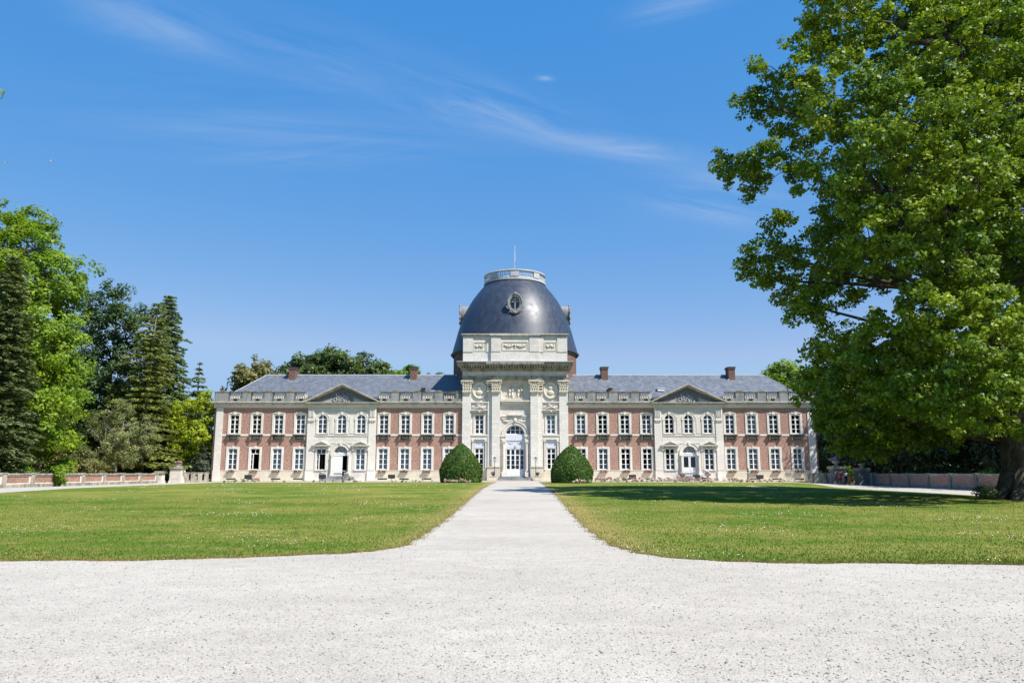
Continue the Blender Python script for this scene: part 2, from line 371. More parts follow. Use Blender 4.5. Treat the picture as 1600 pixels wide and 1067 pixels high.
# ------------------------------------------------------------------ mesh helpers
class MB:
    def __init__(s): s.v = []; s.f = []
    def add(s, vs, fs):
        o = len(s.v); s.v += [tuple(v) for v in vs]; s.f += [tuple(i + o for i in f) for f in fs]
    def box(s, x0, x1, y0, y1, z0, z1):
        s.add([(x0, y0, z0), (x1, y0, z0), (x1, y1, z0), (x0, y1, z0), (x0, y0, z1), (x1, y0, z1), (x1, y1, z1), (x0, y1, z1)],
              [(0, 3, 2, 1), (4, 5, 6, 7), (0, 1, 5, 4), (1, 2, 6, 5), (2, 3, 7, 6), (3, 0, 4, 7)])
    def prism(s, pts, y0, y1):             # outline in x,z extruded along y
        n = len(pts)
        area = sum(pts[i][0] * pts[(i + 1) % n][1] - pts[(i + 1) % n][0] * pts[i][1] for i in range(n))
        if area < 0: pts = pts[::-1]
        vs = [(x, y0, z) for x, z in pts] + [(x, y1, z) for x, z in pts]
        fs = [tuple(range(n)), tuple(range(2 * n - 1, n - 1, -1))]
        fs += [(i, i + n, (i + 1) % n + n, (i + 1) % n) for i in range(n)]
        s.add(vs, fs)
    def lathe(s, prof, cx=0, cy=0, n=16, a0=0, a1=2 * math.pi, cap=True, z0=0):
        full = abs(a1 - a0 - 2 * math.pi) < 1e-6
        m_ = n if full else n + 1
        vs = []
        for r_, z_ in prof:
            for i in range(m_):
                a = a0 + (a1 - a0) * i / n
                vs.append((cx + r_ * math.cos(a), cy + r_ * math.sin(a), z_ + z0))
        fs = []
        for j in range(len(prof) - 1):
            for i in range(n):
                k = (i + 1) % m_
                fs.append((j * m_ + i, j * m_ + k, (j + 1) * m_ + k, (j + 1) * m_ + i))
        if cap and full:
            fs.append(tuple(range(m_))[::-1]); fs.append(tuple(range((len(prof) - 1) * m_, len(prof) * m_)))
        s.add(vs, fs)
    def tube(s, pts, rad, n=6):
        pts = [Vector(p) for p in pts]
        vs = []; fs = []
        for i, p in enumerate(pts):
            d = (pts[min(i + 1, len(pts) - 1)] - pts[max(i - 1, 0)])
            if d.length < 1e-6: d = Vector((0, 0, 1))
            d.normalize()
            a = d.cross(Vector((0.31, 0.95, 0.05))); a.normalize(); b_ = d.cross(a)
            for k in range(n):
                an = 2 * math.pi * k / n
                vs.append(p + (a * math.cos(an) + b_ * math.sin(an)) * rad[i])
        for i in range(len(pts) - 1):
            for k in range(n):
                k2 = (k + 1) % n
                fs.append((i * n + k, i * n + k2, (i + 1) * n + k2, (i + 1) * n + k))
        fs.append(tuple(range(n))[::-1]); fs.append(tuple(range((len(pts) - 1) * n, len(pts) * n)))
        s.add(vs, fs)
    def ball(s, c, r, nu=8, nv=5, jit=0.0):
        rx, ry, rz = r if isinstance(r, (tuple, list)) else (r, r, r)
        vs = [(c[0], c[1], c[2] - rz)]
        for j in range(1, nv):
            ph = math.pi * j / nv
            for i in range(nu):
                a = 2 * math.pi * i / nu; q = 1 + rnd.uniform(-jit, jit)
                vs.append((c[0] + rx * q * math.sin(ph) * math.cos(a), c[1] + ry * q * math.sin(ph) * math.sin(a), c[2] - rz * q * math.cos(ph)))
        vs.append((c[0], c[1], c[2] + rz))
        fs = [(0, 1 + (i + 1) % nu, 1 + i) for i in range(nu)]
        for j in range(nv - 2):
            for i in range(nu):
                a = 1 + j * nu; k = (i + 1) % nu
                fs.append((a + i, a + k, a + nu + k, a + nu + i))
        L = len(vs) - 1; a = 1 + (nv - 2) * nu
        fs += [(a + i, a + (i + 1) % nu, L) for i in range(nu)]
        s.add(vs, fs)
    def mesh(s, name, m, smooth=False):
        me = bpy.data.meshes.new(name)
        me.from_pydata(s.v, [], s.f)
        me.materials.append(m)
        if smooth: me.polygons.foreach_set('use_smooth', [True] * len(me.polygons))
        me.update()
        return me
    def build(s, name, m, parent=None, loc=(0, 0, 0), smooth=False, label=None):
        return link(name, s.mesh(name, m, smooth), parent, loc, label=label)
def pieces(mb_):
    """split a mesh builder into its unconnected pieces"""
    par = list(range(len(mb_.v)))
    def fd(i):
        while par[i] != i: par[i] = par[par[i]]; i = par[i]
        return i
    for f in mb_.f:
        for k in f[1:]: par[fd(k)] = fd(f[0])
    out = {}
    for f in mb_.f: out.setdefault(fd(f[0]), []).append(f)
    res = []
    for fs in out.values():
        ids = sorted({i for f in fs for i in f}); mp_ = {i: k for k, i in enumerate(ids)}
        m2 = MB(); m2.add([mb_.v[i] for i in ids], [tuple(mp_[i] for i in f) for f in fs]); res.append(m2)
    return res
def link(name, me, parent=None, loc=(0, 0, 0), rz=0, label=None):
    o = bpy.data.objects.new(name, me); col.objects.link(o)
    o.location = loc; o.rotation_euler = (0, 0, rz)
    if parent: o.parent = parent
    if label: o['label'] = label
    return o
def thing(name, label, cat, loc=(0, 0, 0), rz=0, group=None):
    o = bpy.data.objects.new(name, None); col.objects.link(o)
    o.empty_display_size = 0.3
    o.location = loc; o.rotation_euler = (0, 0, rz)
    o['label'] = label; o['category'] = cat
    if group: o['group'] = group
    return o
def tag(o, label=None, cat=None, group=None, kind=None):
    for k, v in (('label', label), ('category', cat), ('group', group), ('kind', kind)):
        if v: o[k] = v
    return o
def npmesh(name, V, F, m):
    """V (n,3) float, F (k, c) int, all faces with c corners"""
    me = bpy.data.meshes.new(name)
    V = np.ascontiguousarray(V, dtype=np.float32); F = np.ascontiguousarray(F, dtype=np.int32)
    k, c = F.shape
    me.vertices.add(len(V)); me.vertices.foreach_set('co', V.ravel())
    me.loops.add(k * c); me.loops.foreach_set('vertex_index', F.ravel())
    me.polygons.add(k)
    me.polygons.foreach_set('loop_start', np.arange(0, k * c, c, dtype=np.int32))
    me.polygons.foreach_set('loop_total', np.full(k, c, dtype=np.int32))
    me.materials.append(m)
    me.update(calc_edges=True)
    return me

# ------------------------------------------------------------------ terrain
def smooth(a, b, x):
    t_ = min(1, max(0, (x - a) / (b - a))); return t_ * t_ * (3 - 2 * t_)
def gz(x, y):
    ax = [(-80, .45), (-43, .45), (-38, .55), (0, .62), (34, .55), (40, .35), (45, .15), (80, .15)]
    A = ax[0][1]
    for (x0, a0), (x1, a1) in zip(ax, ax[1:]):
        if x0 <= x <= x1: A = a0 + (a1 - a0) * (x - x0) / (x1 - x0)
    if x > 80: A = .15
    if x > 20:
        A += (max(.15, .62 - .47 * smooth(20, 34, x)) - A) * (1 - smooth(82, 95, y))
    z = A * smooth(18, 62, y)
    if 97 < y and abs(x) < 42: z += 0.1 * smooth(97, 101, y) * (1 - smooth(38, 41, abs(x)))
    return z
def yw(x, y): return (.10 * math.sin(1.1 * x) + .05 * math.sin(2.9 * x + 1) + .03 * math.sin(7.3 * x)) * (1 - smooth(17, 21, y))
def sheet(name, rows, m, dz, label=None):
    """rows = list of (y, [x...]) with equal counts"""
    vs = []; fs = []; n = len(rows[0][1])
    for y, xs in rows:
        for x in xs: vs.append((x, y + (yw(x, y) if 'lawn' in name else 0), gz(x, y) + dz))
    for j in range(len(rows) - 1):
        for i in range(n - 1):
            a = j * n + i; fs.append((a, a + 1, a + n + 1, a + n))
    me = bpy.data.meshes.new(name); me.from_pydata(vs, [], fs); me.materials.append(m)
    me.polygons.foreach_set('use_smooth', [True] * len(fs)); me.update()
    return link(name, me)
xs = [-3000, -1200, -400, -150] + list(range(-80, -46, 8)) + [x for x in range(-46, 47, 2)] + list(range(54, 81, 8)) + [150, 400, 1200, 3000]
ys = [-400, -100, -30, -5] + list(range(0, 20, 4)) + list(range(20, 96, 3)) + [96, 97, 98, 99, 100, 101, 102, 104, 110, 130, 180, 300, 700, 1500, 3500]
# far land beyond the park
m, t, b = mat('meadow_ground', (0.07, 0.09, 0.03), 0.95, 0.1)
t.links.new(ramp(t, noise(t, objc(t, True), 0.3, 5), [(0.3, (0.05, 0.07, 0.02)), (0.7, (0.13, 0.12, 0.05))]), b.inputs['Base Color'])
M['meadow'] = m
tag(sheet('ground', [(y, xs) for y in ys], M['meadow'], -0.02), kind='structure')
xg = [-45.5 + i * 91 / 60 for i in range(61)]
def wx(y):   # inside faces of the side walls
    return -41.5 - 0.0944 * (y - 63), 41 + (y - 64) * 0.1226
rows = []
for y in [-15, -8, -3, 0, 3, 6, 9, 12, 15, 18] + list(range(20, 104, 2)) + [103.6]:
    l, r = wx(max(y, 20)); r = min(r + 0.1, 45.4); l = max(l - 0.05, -45.6)
    rows.append((y, [l + (r - l) * i / 60 for i in range(61)]))
tag(sheet('gravel_forecourt', rows, M['gravel'], 0.0), kind='structure')

def interp(tab, y):
    if y <= tab[0][0]: return tab[0][1]
    for (a, p), (b, q) in zip(tab, tab[1:]):
        if a <= y <= b: return p + (q - p) * (y - a) / (b - a)
    return tab[-1][1]
def wob(y, s): return 0.05 * math.sin(y * 3.1 + s) + 0.04 * math.sin(y * 7.7 + 2 * s) + 0.025 * math.sin(y * 17 + s)
LX = [(14.82, -30), (14.95, -14), (15.15, -9.8), (15.35, -7.6), (15.6, -6.1), (16.0, -4.75), (16.5, -3.6), (17.2, -2.9), (18.4, -2.5), (22, -2.38), (28, -2.3), (60, -2.1), (96, -1.85)]
LXL = [(14.8, -31), (48, -31.9), (96, -36)]
RX = [(14.42, 30), (14.5, 12), (14.62, 9.4), (14.75, 6.6), (14.95, 4.9), (15.3, 3.9), (15.8, 3.2), (16.6, 2.7), (18, 2.38), (20, 2.28), (24, 2.25), (34.8, 2.4), (60, 2.75), (96, 3.3)]
RXR = [(14.4, 30.6), (49.7, 30.8), (78, 34.4), (96, 35.6)]
def lawn_rows(tab, other, y0, s, flip):
    ylist = [y0 + i * 0.05 for i in range(40)] + [y0 + 2 + i * 0.25 for i in range(60)]
    y = ylist[-1]
    while y < 96: y += 1.0; ylist.append(min(y, 96))
    out = []
    for y in ylist:
        a = interp(tab, y) + wob(y, s); b_ = interp(other, y)
        if (b_ - a) * flip < 0.05: a = b_ - 0.05 * flip
        out.append((y, [(a + (b_ - a) * (k / 48) ** 1.5) if flip > 0 else (b_ + (a - b_) * (1 - (1 - k / 48) ** 1.5)) for k in range(49)]))
    return out
tag(sheet('lawn_left', lawn_rows(LX, LXL, 14.82, 1.0, -1), M['lawn'], 0.016), kind='structure')
tag(sheet('lawn_right', lawn_rows(RX, RXR, 14.42, 4.0, 1), M['lawn'], 0.016), kind='structure')
# pale paved strip at the foot of the chateau and brown soil behind the left wall
rows = [(y, [-40.2 + i * 80.6 / 50 for i in range(51)]) for y in (100.6, 101.4, 102.2, 103.2, 104.0)]
tag(sheet('terrace', rows, M['stone_trim'], 0.03), kind='structure')
def bank(x, y):
    return 0.45 + 0.9 * smooth(0, 12, wx(y)[0] - x)
vs = []; fs = []
for j in range(16):
    for i in range(16):
        y = 52 + j * 3.4; x = wx(y)[0] - 0.45 - i * 2.2
        vs.append((x, y, bank(x, y) + 0.15 * math.sin(x * 1.3 + y)))
for j in range(15):
    for i in range(15):
        a = j * 16 + i; fs.append((a, a + 1, a + 17, a + 16))
me = bpy.data.meshes.new('soil_bank'); me.from_pydata(vs, [], fs); me.materials.append(M['soil']); me.update()
tag(link('soil_bank', me), kind='structure')

# ---- grass blades, clover and pebbles
rng = np.random.default_rng(11)
def gz_np(x, y):
    return np.array([gz(a, b) for a, b in zip(x, y)])
def blades(name, pts, h, wd, m, label, dz=0.012):
    n = len(pts)
    x, y = pts[:, 0], pts[:, 1] + np.array([yw(a, b) for a, b in pts]); z = gz_np(x, y) + dz
    a = rng.uniform(0, 2 * np.pi, n); hh = h * rng.uniform(0.5, 1.3, n); ww = wd * rng.uniform(0.6, 1.3, n)
    lx = rng.normal(0, 0.35, n) * hh; ly = rng.normal(0, 0.35, n) * hh
    V = np.zeros((n, 3, 3))
    V[:, 0] = np.stack([x - np.cos(a) * ww, y - np.sin(a) * ww, z], 1)
    V[:, 1] = np.stack([x + np.cos(a) * ww, y + np.sin(a) * ww, z], 1)
    V[:, 2] = np.stack([x + lx, y + ly, z + hh], 1)
    F = np.arange(n * 3).reshape(n, 3)
    return tag(link(name, npmesh(name, V.reshape(-1, 3), F, m)), label, 'grass', kind='stuff')
def on_lawn(n, y0, y1, power=1.0):
    out = []
    while len(out) < n:
        y = y0 + (y1 - y0) * rnd.random() ** power
        if rnd.random() < 0.5:
            a, b_ = interp(LXL, y), interp(LX, y) + wob(y, 1.0)
        else:
            a, b_ = interp(RX, y) + wob(y, 4.0), interp(RXR, y)
        x = rnd.uniform(a, b_)
        if abs(x) < 0.72 * y + 1: out.append((x, y))
    return np.array(out)
blades('grass_blades', on_lawn(100000, 14.6, 42, 2.1), 0.042, 0.011, M['blade'], 'short green lawn grass beside the gravel')
ed = []
for k in range(9000):
    y = 14.5 + 50 * rnd.random() ** 2.2
    if rnd.random() < 0.5: x = interp(LX, y) + wob(y, 1.0) + rnd.gauss(-0.03, 0.10)
    else: x = interp(RX, y) + wob(y, 4.0) + rnd.gauss(0.03, 0.10)
    ed.append((x, y))
for k in range(9000):
    x = rnd.uniform(-14, -3) if rnd.random() < 0.5 else rnd.uniform(3, 14)
    tab = LX if x < 0 else RX
    inv = sorted((q, p) for p, q in tab)
    y = interp(inv, x) + rnd.gauss(0.03, 0.06)
    ed.append((x, y))
blades('edge_grass', np.array(ed), 0.04, 0.011, M['blade_dry'], 'dry straw grass fringe along the lawn edges', 0.0)
pts = on_lawn(9000, 14.8, 75, 1.4)
pts = np.array([q for q in pts if math.sin(q[0] * .9 + 2 * math.sin(q[1] * .35)) + math.sin(q[1] * .8 + q[0] * .3) + rnd.gauss(0, .35) > 1.15])
n = len(pts); z = gz_np(pts[:, 0], pts[:, 1]) + 0.05; sz = 0.008 + 0.00018 * pts[:, 1]
V = np.zeros((n, 4, 3))
for k, (dx, dy, dz_) in enumerate([(-1, 0, 0), (0, -1, -.6), (1, 0, 0), (0, 1, .9)]):
    V[:, k, 0] = pts[:, 0] + dx * sz; V[:, k, 1] = pts[:, 1] + dy * sz; V[:, k, 2] = z + dz_ * sz
tag(link('clover_flowers', npmesh('clover_flowers', V.reshape(-1, 3), np.arange(n * 4).reshape(n, 4), M['fl_white'])), 'tiny white clover flowers scattered over the lawn', 'flowers', kind='stuff')
# pebbles: small six-sided bipyramids
n = 34000
py_ = 5.2 + 15 * rng.random(n) ** 1.5
px_ = rng.uniform(-0.75, 0.75, n) * py_
s_ = rng.gamma(2.2, 0.0021, n) + 0.003
s_ = np.minimum(s_, 0.026)
base = np.array([[1, 0, 0], [.5, .86, 0], [-.5, .86, 0], [-1, 0, 0], [-.5, -.86, 0], [.5, -.86, 0], [.1, .1, .75], [0, 0, -.5]])
fpeb = np.array([[i, (i + 1) % 6, 6] for i in range(6)] + [[(i + 1) % 6, i, 7] for i in range(6)])
ang = rng.uniform(0, 6.28, n); el = rng.uniform(0.6, 1.0, n)
V = np.zeros((n, 8, 3)); jit = rng.uniform(0.75, 1.25, (n, 8, 1))
bb = base[None] * jit
V[:, :, 0] = px_[:, None] + s_[:, None] * (bb[:, :, 0] * np.cos(ang)[:, None] - bb[:, :, 1] * el[:, None] * np.sin(ang)[:, None])
V[:, :, 1] = py_[:, None] + s_[:, None] * (bb[:, :, 0] * np.sin(ang)[:, None] + bb[:, :, 1] * el[:, None] * np.cos(ang)[:, None])
V[:, :, 2] = s_[:, None] * bb[:, :, 2] + 0.002
okm = np.ones(n, bool)
for i in range(n):
    if py_[i] > 14.5: okm[i] = interp(LX, py_[i]) < px_[i] < interp(RX, py_[i])
V = V[okm]; n = len(V)
F = (fpeb[None] + (np.arange(n) * 8)[:, None, None]).reshape(-1, 3)
tag(link('pebbles', npmesh('pebbles', V.reshape(-1, 3), F, M['pebble'])), 'loose pale pebbles scattered on the gravel', 'pebbles', kind='stuff')

# ================================================================== THE CHATEAU
XC, YC, ZB = 0.43, 104.0, 0.70
chateau = thing('chateau', 'long two-storey brick and limestone chateau with a dark slate dome over its central block', 'chateau', (XC, YC, ZB))
def CB(mb_, name, m, sm=False, parent=None, label=None, bevel=0):
    """link a mesh given in facade coordinates (x from the axis, y from the facade, z absolute)"""
    o = mb_.build(name, m, parent or chateau, (0, 0, -ZB) if not parent else (0, 0, 0), sm, label)
    return o

def wall_face(mb_, x0, x1, z0, z1, y, ops, depth=0.38):
    X = sorted({x0, x1} | {o[0] for o in ops} | {o[1] for o in ops})
    Z = sorted({z0, z1} | {o[2] for o in ops} | {o[3] for o in ops})
    X = [a for a in X if x0 <= a <= x1]; Z = [a for a in Z if z0 <= a <= z1]
    for a, b_ in zip(X, X[1:]):
        for c, d in zip(Z, Z[1:]):
            mx_, mz = (a + b_) / 2, (c + d) / 2
            if not any(o[0] < mx_ < o[1] and o[2] < mz < o[3] for o in ops):
                mb_.add([(a, y, c), (b_, y, c), (b_, y, d), (a, y, d)], [(0, 1, 2, 3)])
    for (a, b_, c, d) in ops:
        for q in ([(a, c), (a, d)], [(b_, d), (b_, c)], [(a, d), (b_, d)], [(b_, c), (a, c)]):
            (p0, p1), (p2, p3) = q
            mb_.add([(p0, y, p1), (p0, y + depth, p1), (p2, y + depth, p3), (p2, y, p3)], [(0, 1, 2, 3)])

UPZ0, UPZ1, LOZ0, LOZ1 = 6.93, 9.42, 2.18, 4.92
WX = [8.87, 11.8, 14.8, 17.7, 28.95, 31.9, 34.85, 37.85]
WH = 0.62
PX = 23.33
X_T, X_P0, X_P1, X_E = 7.12, 18.75, 27.95, 40.6

# ---- walls
for sgn in (-1, 1):
    for (a, b_, ws) in ((X_T - 0.5, X_P0, WX[:4]), (X_P1, X_E - 1.15, WX[4:])):
        ops = []
        for x in ws:
            ops += [(sgn * x - WH, sgn * x + WH, UPZ0, UPZ1), (sgn * x - WH, sgn * x + WH, LOZ0, LOZ1)]
        x0, x1 = sorted((sgn * a, sgn * b_))
        mb = MB(); wall_face(mb, x0, x1, 2.05, 10.45, 0, ops); CB(mb, 'brick_wall', M['brick'])
        mb = MB()
        mb.prism([(x0, 0.6), (x1, 0.6), (x1, 2.05), (x0, 2.05)], -0.10, 0.30)
        mb.prism([(x0, 2.0), (x1, 2.0), (x1, 2.09), (x0, 2.09)], -0.13, -0.05)
        CB(mb, 'plinth', M['stone_plinth'])
        # string course at sill height, between the aprons
        mb = MB()
        edges = sorted(sgn * x for x in ws); cur = x0
        for e in edges + [None]:
            nx = x1 if e is None else e - 0.9
            if nx - cur > 0.05:
                mb = MB(); mb.box(cur, nx, -0.06, 0.02, 6.62, 6.86); CB(mb, 'string_course', M['stone_trim'])
            if e is not None: cur = e + 0.9
    # end quoin
    a, b_ = sorted((sgn * (X_E - 1.15), sgn * (X_E - 0.25)))
    mb = MB(); mb.box(a, b_, -0.10, 0.5, 2.05, 10.45); mb.box(a - 0.04, b_ + 0.04, -0.16, 0.5, 0.6, 2.05)
    CB(mb, 'corner_pilaster', M['stone_pale'])
    # return: side wall, back wall
    mb = MB(); mb.box(*sorted((sgn * (X_E - 0.6), sgn * X_E)), 0.06, 12.5, 0.6, 10.45)
    CB(mb, 'side_wall', M['brick'])
    mb = MB(); mb.box(*sorted((sgn * (X_E + 0.04), sgn * (X_E - 0.02))), 0.02, 0.14, 0.7, 10.4)
    CB(mb, 'downpipe', M['lead_dark'])
mb = MB(); mb.box(-X_E + 0.6, X_E - 0.6, 12.1, 12.5, 0.6, 10.45); CB(mb, 'back_wall', M['brick'])
# rooms behind the windows
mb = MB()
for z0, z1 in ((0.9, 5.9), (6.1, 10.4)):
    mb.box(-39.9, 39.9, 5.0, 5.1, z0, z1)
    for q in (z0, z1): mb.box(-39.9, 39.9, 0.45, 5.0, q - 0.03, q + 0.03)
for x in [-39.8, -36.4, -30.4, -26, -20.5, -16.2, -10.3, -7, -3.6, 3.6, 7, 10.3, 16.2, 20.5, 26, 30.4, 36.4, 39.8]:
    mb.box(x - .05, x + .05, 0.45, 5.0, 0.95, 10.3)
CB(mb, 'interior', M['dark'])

# ---- entablature of the wings
def band(mb_, x0, x1, levels, y=0.0):
    for z0, z1, p in levels: mb_.box(x0, x1, y - p, y + 0.4, z0, z1)
WING_C = [(10.40, 10.62, 0.10), (10.622, 10.74, 0.16), (10.742, 10.90, 0.26), (10.902, 11.06, 0.50), (11.062, 11.20, 0.62)]
for sgn in (-1, 1):
    for (a, b_) in ((X_T, X_P0), (X_P1, X_E)):
        x0, x1 = sorted((sgn * a, sgn * b_))
        e0 = -0.4 if x0 < -40 else 0; e1 = 0.4 if x1 > 40 else 0
        mb = MB(); band(mb, x0 + e0 * .3, x1 + e1 * .3, WING_C[:3]); CB(mb, 'architrave', M['stone_trim'])
        mb = MB(); band(mb, x0 + e0, x1 + e1, WING_C[3:])
        CB(mb, 'cornice', M['stone_cornice'])
        mb = MB()
        x = x0 + 0.6
        while x < x1 - 0.3: mb.box(x - .09, x + .09, -.46, -.1, 10.76, 10.895); x += 1.47
        for q_ in pieces(mb): CB(q_, 'modillion', M['stone_cornice'])
    # side cornice
    a, b_ = sorted((sgn * (X_E - 0.2), sgn * (X_E + 0.38)))
    mb = MB(); mb.box(a, b_, -0.2, 12.9, 10.92, 11.19); CB(mb, 'cornice', M['stone_cornice'])

# ---- parapet: base course with drain mouths, pedestals, balusters, coping with lichen caps
def baluster(mb_, x, y, z0, z1):
    h = z1 - z0
    prof = [(.075, 0), (.075, .08), (.045, .12), (.085, .32), (.085, .42), (.05, .62), (.04, .8), (.075, .9), (.075, 1)]
    mb_.lathe([(r_, z0 + h * q) for r_, q in prof], x, y, 6, cap=False)
PY = -0.28
for sgn in (-1, 1):
    for (a, b_, ws) in ((X_T + 0.02, 18.3, WX[:4]), (28.4, X_E + 0.1, WX[4:])):
        x0, x1 = sorted((sgn * a, sgn * b_))
        cs = sorted(sgn * x for x in ws)
        base = MB(); bal = MB(); ped = MB(); cop = MB(); cap = MB(); sc_ = MB()
        base.box(x0, x1, PY, PY + 0.42, 11.20, 11.66)
        cop.box(x0, x1, PY - 0.05, PY + 0.47, 12.42, 12.56)
        hw = 0.80
        cur = x0
        for c in cs + [None]:
            nx = x1 if c is None else c - hw
            if nx - cur > 0.02:
                ped.box(cur, nx, PY + 0.03, PY + 0.39, 11.66, 12.42)
                if nx - cur > 0.5: ped.box(cur + 0.12, nx - 0.12, PY - 0.03, PY + 0.05, 11.24, 12.40)
                m_ = (cur + nx) / 2
                if nx - cur > 0.5:
                    k = min(0.45, (nx - cur) / 2)
                    cap = MB(); cap.prism([(m_ - k, 12.562), (m_ + k, 12.562), (m_ + k * .85, 12.68), (m_ + k * .3, 12.74), (m_ - k * .5, 12.72), (m_ - k * .9, 12.66)], PY - 0.02, PY + 0.42)
                    CB(cap, 'lichen_cap', M['lichen'])
                    sc_.box(nx - .05, nx - .01, PY - 0.055, PY - 0.02, 11.3, 12.36)
            if c is not None:
                for k in range(7): baluster(bal, c - hw + 0.115 + k * (2 * hw - 0.23) / 6, PY + 0.2, 11.66, 12.42)
                sc_.box(c - 0.26, c + 0.26, PY - 0.02, PY + 0.01, 11.36, 11.58)
                cur = c + hw
        CB(base, 'parapet_base', M['stone_grey']); CB(ped, 'parapet_pedestal', M['stone_grey'])
        CB(bal, 'balusters', M['relief'], True); CB(cop, 'coping', M['coping'])
        for q_ in pieces(sc_): CB(q_, 'drain_mouth', M['void'])

# ---- roofs
for sgn in (-1, 1):
    mb = MB()
    A = sgn * (X_E - 1.0); B = sgn * 5.0; RI = sgn * (X_E - 4.65)
    y0, ym, y1 = 0.9, 6.3, 11.7; ze, zr = 12.0, 15.62
    v = [(A, y0, ze), (B, y0, ze), (B, ym, zr), (RI, ym, zr), (A, y1, ze), (B, y1, ze), (A, y0, ze - .3), (B, y0, ze - .3), (A, y1, ze - .3), (B, y1, ze - .3)]
    f = [(0, 1, 2, 3), (0, 3, 4), (4, 3, 2, 5), (6, 7, 1, 0), (8, 6, 0, 4)]
    if sgn < 0: f = [f_ for f_ in f]
    else: f = [f_[::-1] for f_ in f]
    mb.add(v, f)
    roof = CB(mb, 'roof', M['slate'])
    rd = MB(); rd.tube([(B, ym, zr + .02), (RI, ym, zr + .02)], [.09, .09], 6)
    rd.tube([(RI, ym, zr + .02), (A, y0, ze + .03)], [.05, .05], 6)
    CB(rd, 'ridge_capping', M['lead'], parent=roof)
    for cx_ in ((-31.9, -14.55) if sgn < 0 else (12.83, 31.0)):
        ch = MB(); z0 = 14.6
        ch.box(cx_ - .46, cx_ + .46, 5.0, 6.6, z0, 16.35)
        ch.box(cx_ - .54, cx_ + .54, 4.92, 6.68, 16.352, 16.48); ch.box(cx_ - .50, cx_ + .50, 4.96, 6.64, 16.482, 16.6)
        c_ = CB(ch, 'chimney', M['brick_dark'], parent=roof)
        fl_ = MB(); fl_.box(cx_ - .62, cx_ + .62, 4.85, 5.02, 14.45, 14.72); fl_.box(cx_ - .6, cx_ - .46, 5.0, 6.2, 14.7, 14.95)
        CB(fl_, 'flashing', M['lead'], parent=roof)
        cp = MB(); cp.box(cx_ - .6, cx_ + .6, 4.86, 6.74, 16.602, 16.68)
        CB(cp, 'chimney_cap', M['lead_dark'], parent=roof)
# small roof vents
for x, z, m_, s in ((-12.75, 12.95, 'lead_dark', .26), (13.2, 12.95, 'lead_dark', .26), (20.2, 12.95, 'white', .45)):
    mb = MB(); yb = 0.9 + (z - 12.0) / 3.62 * 5.4
    mb.box(x - s, x + s, yb - .35, yb + .3, z - .05, z + .32); mb.box(x - s - .06, x + s + .06, yb - .42, yb + .3, z + .32, z + .38)
    CB(mb, 'roof_vent', M[m_])

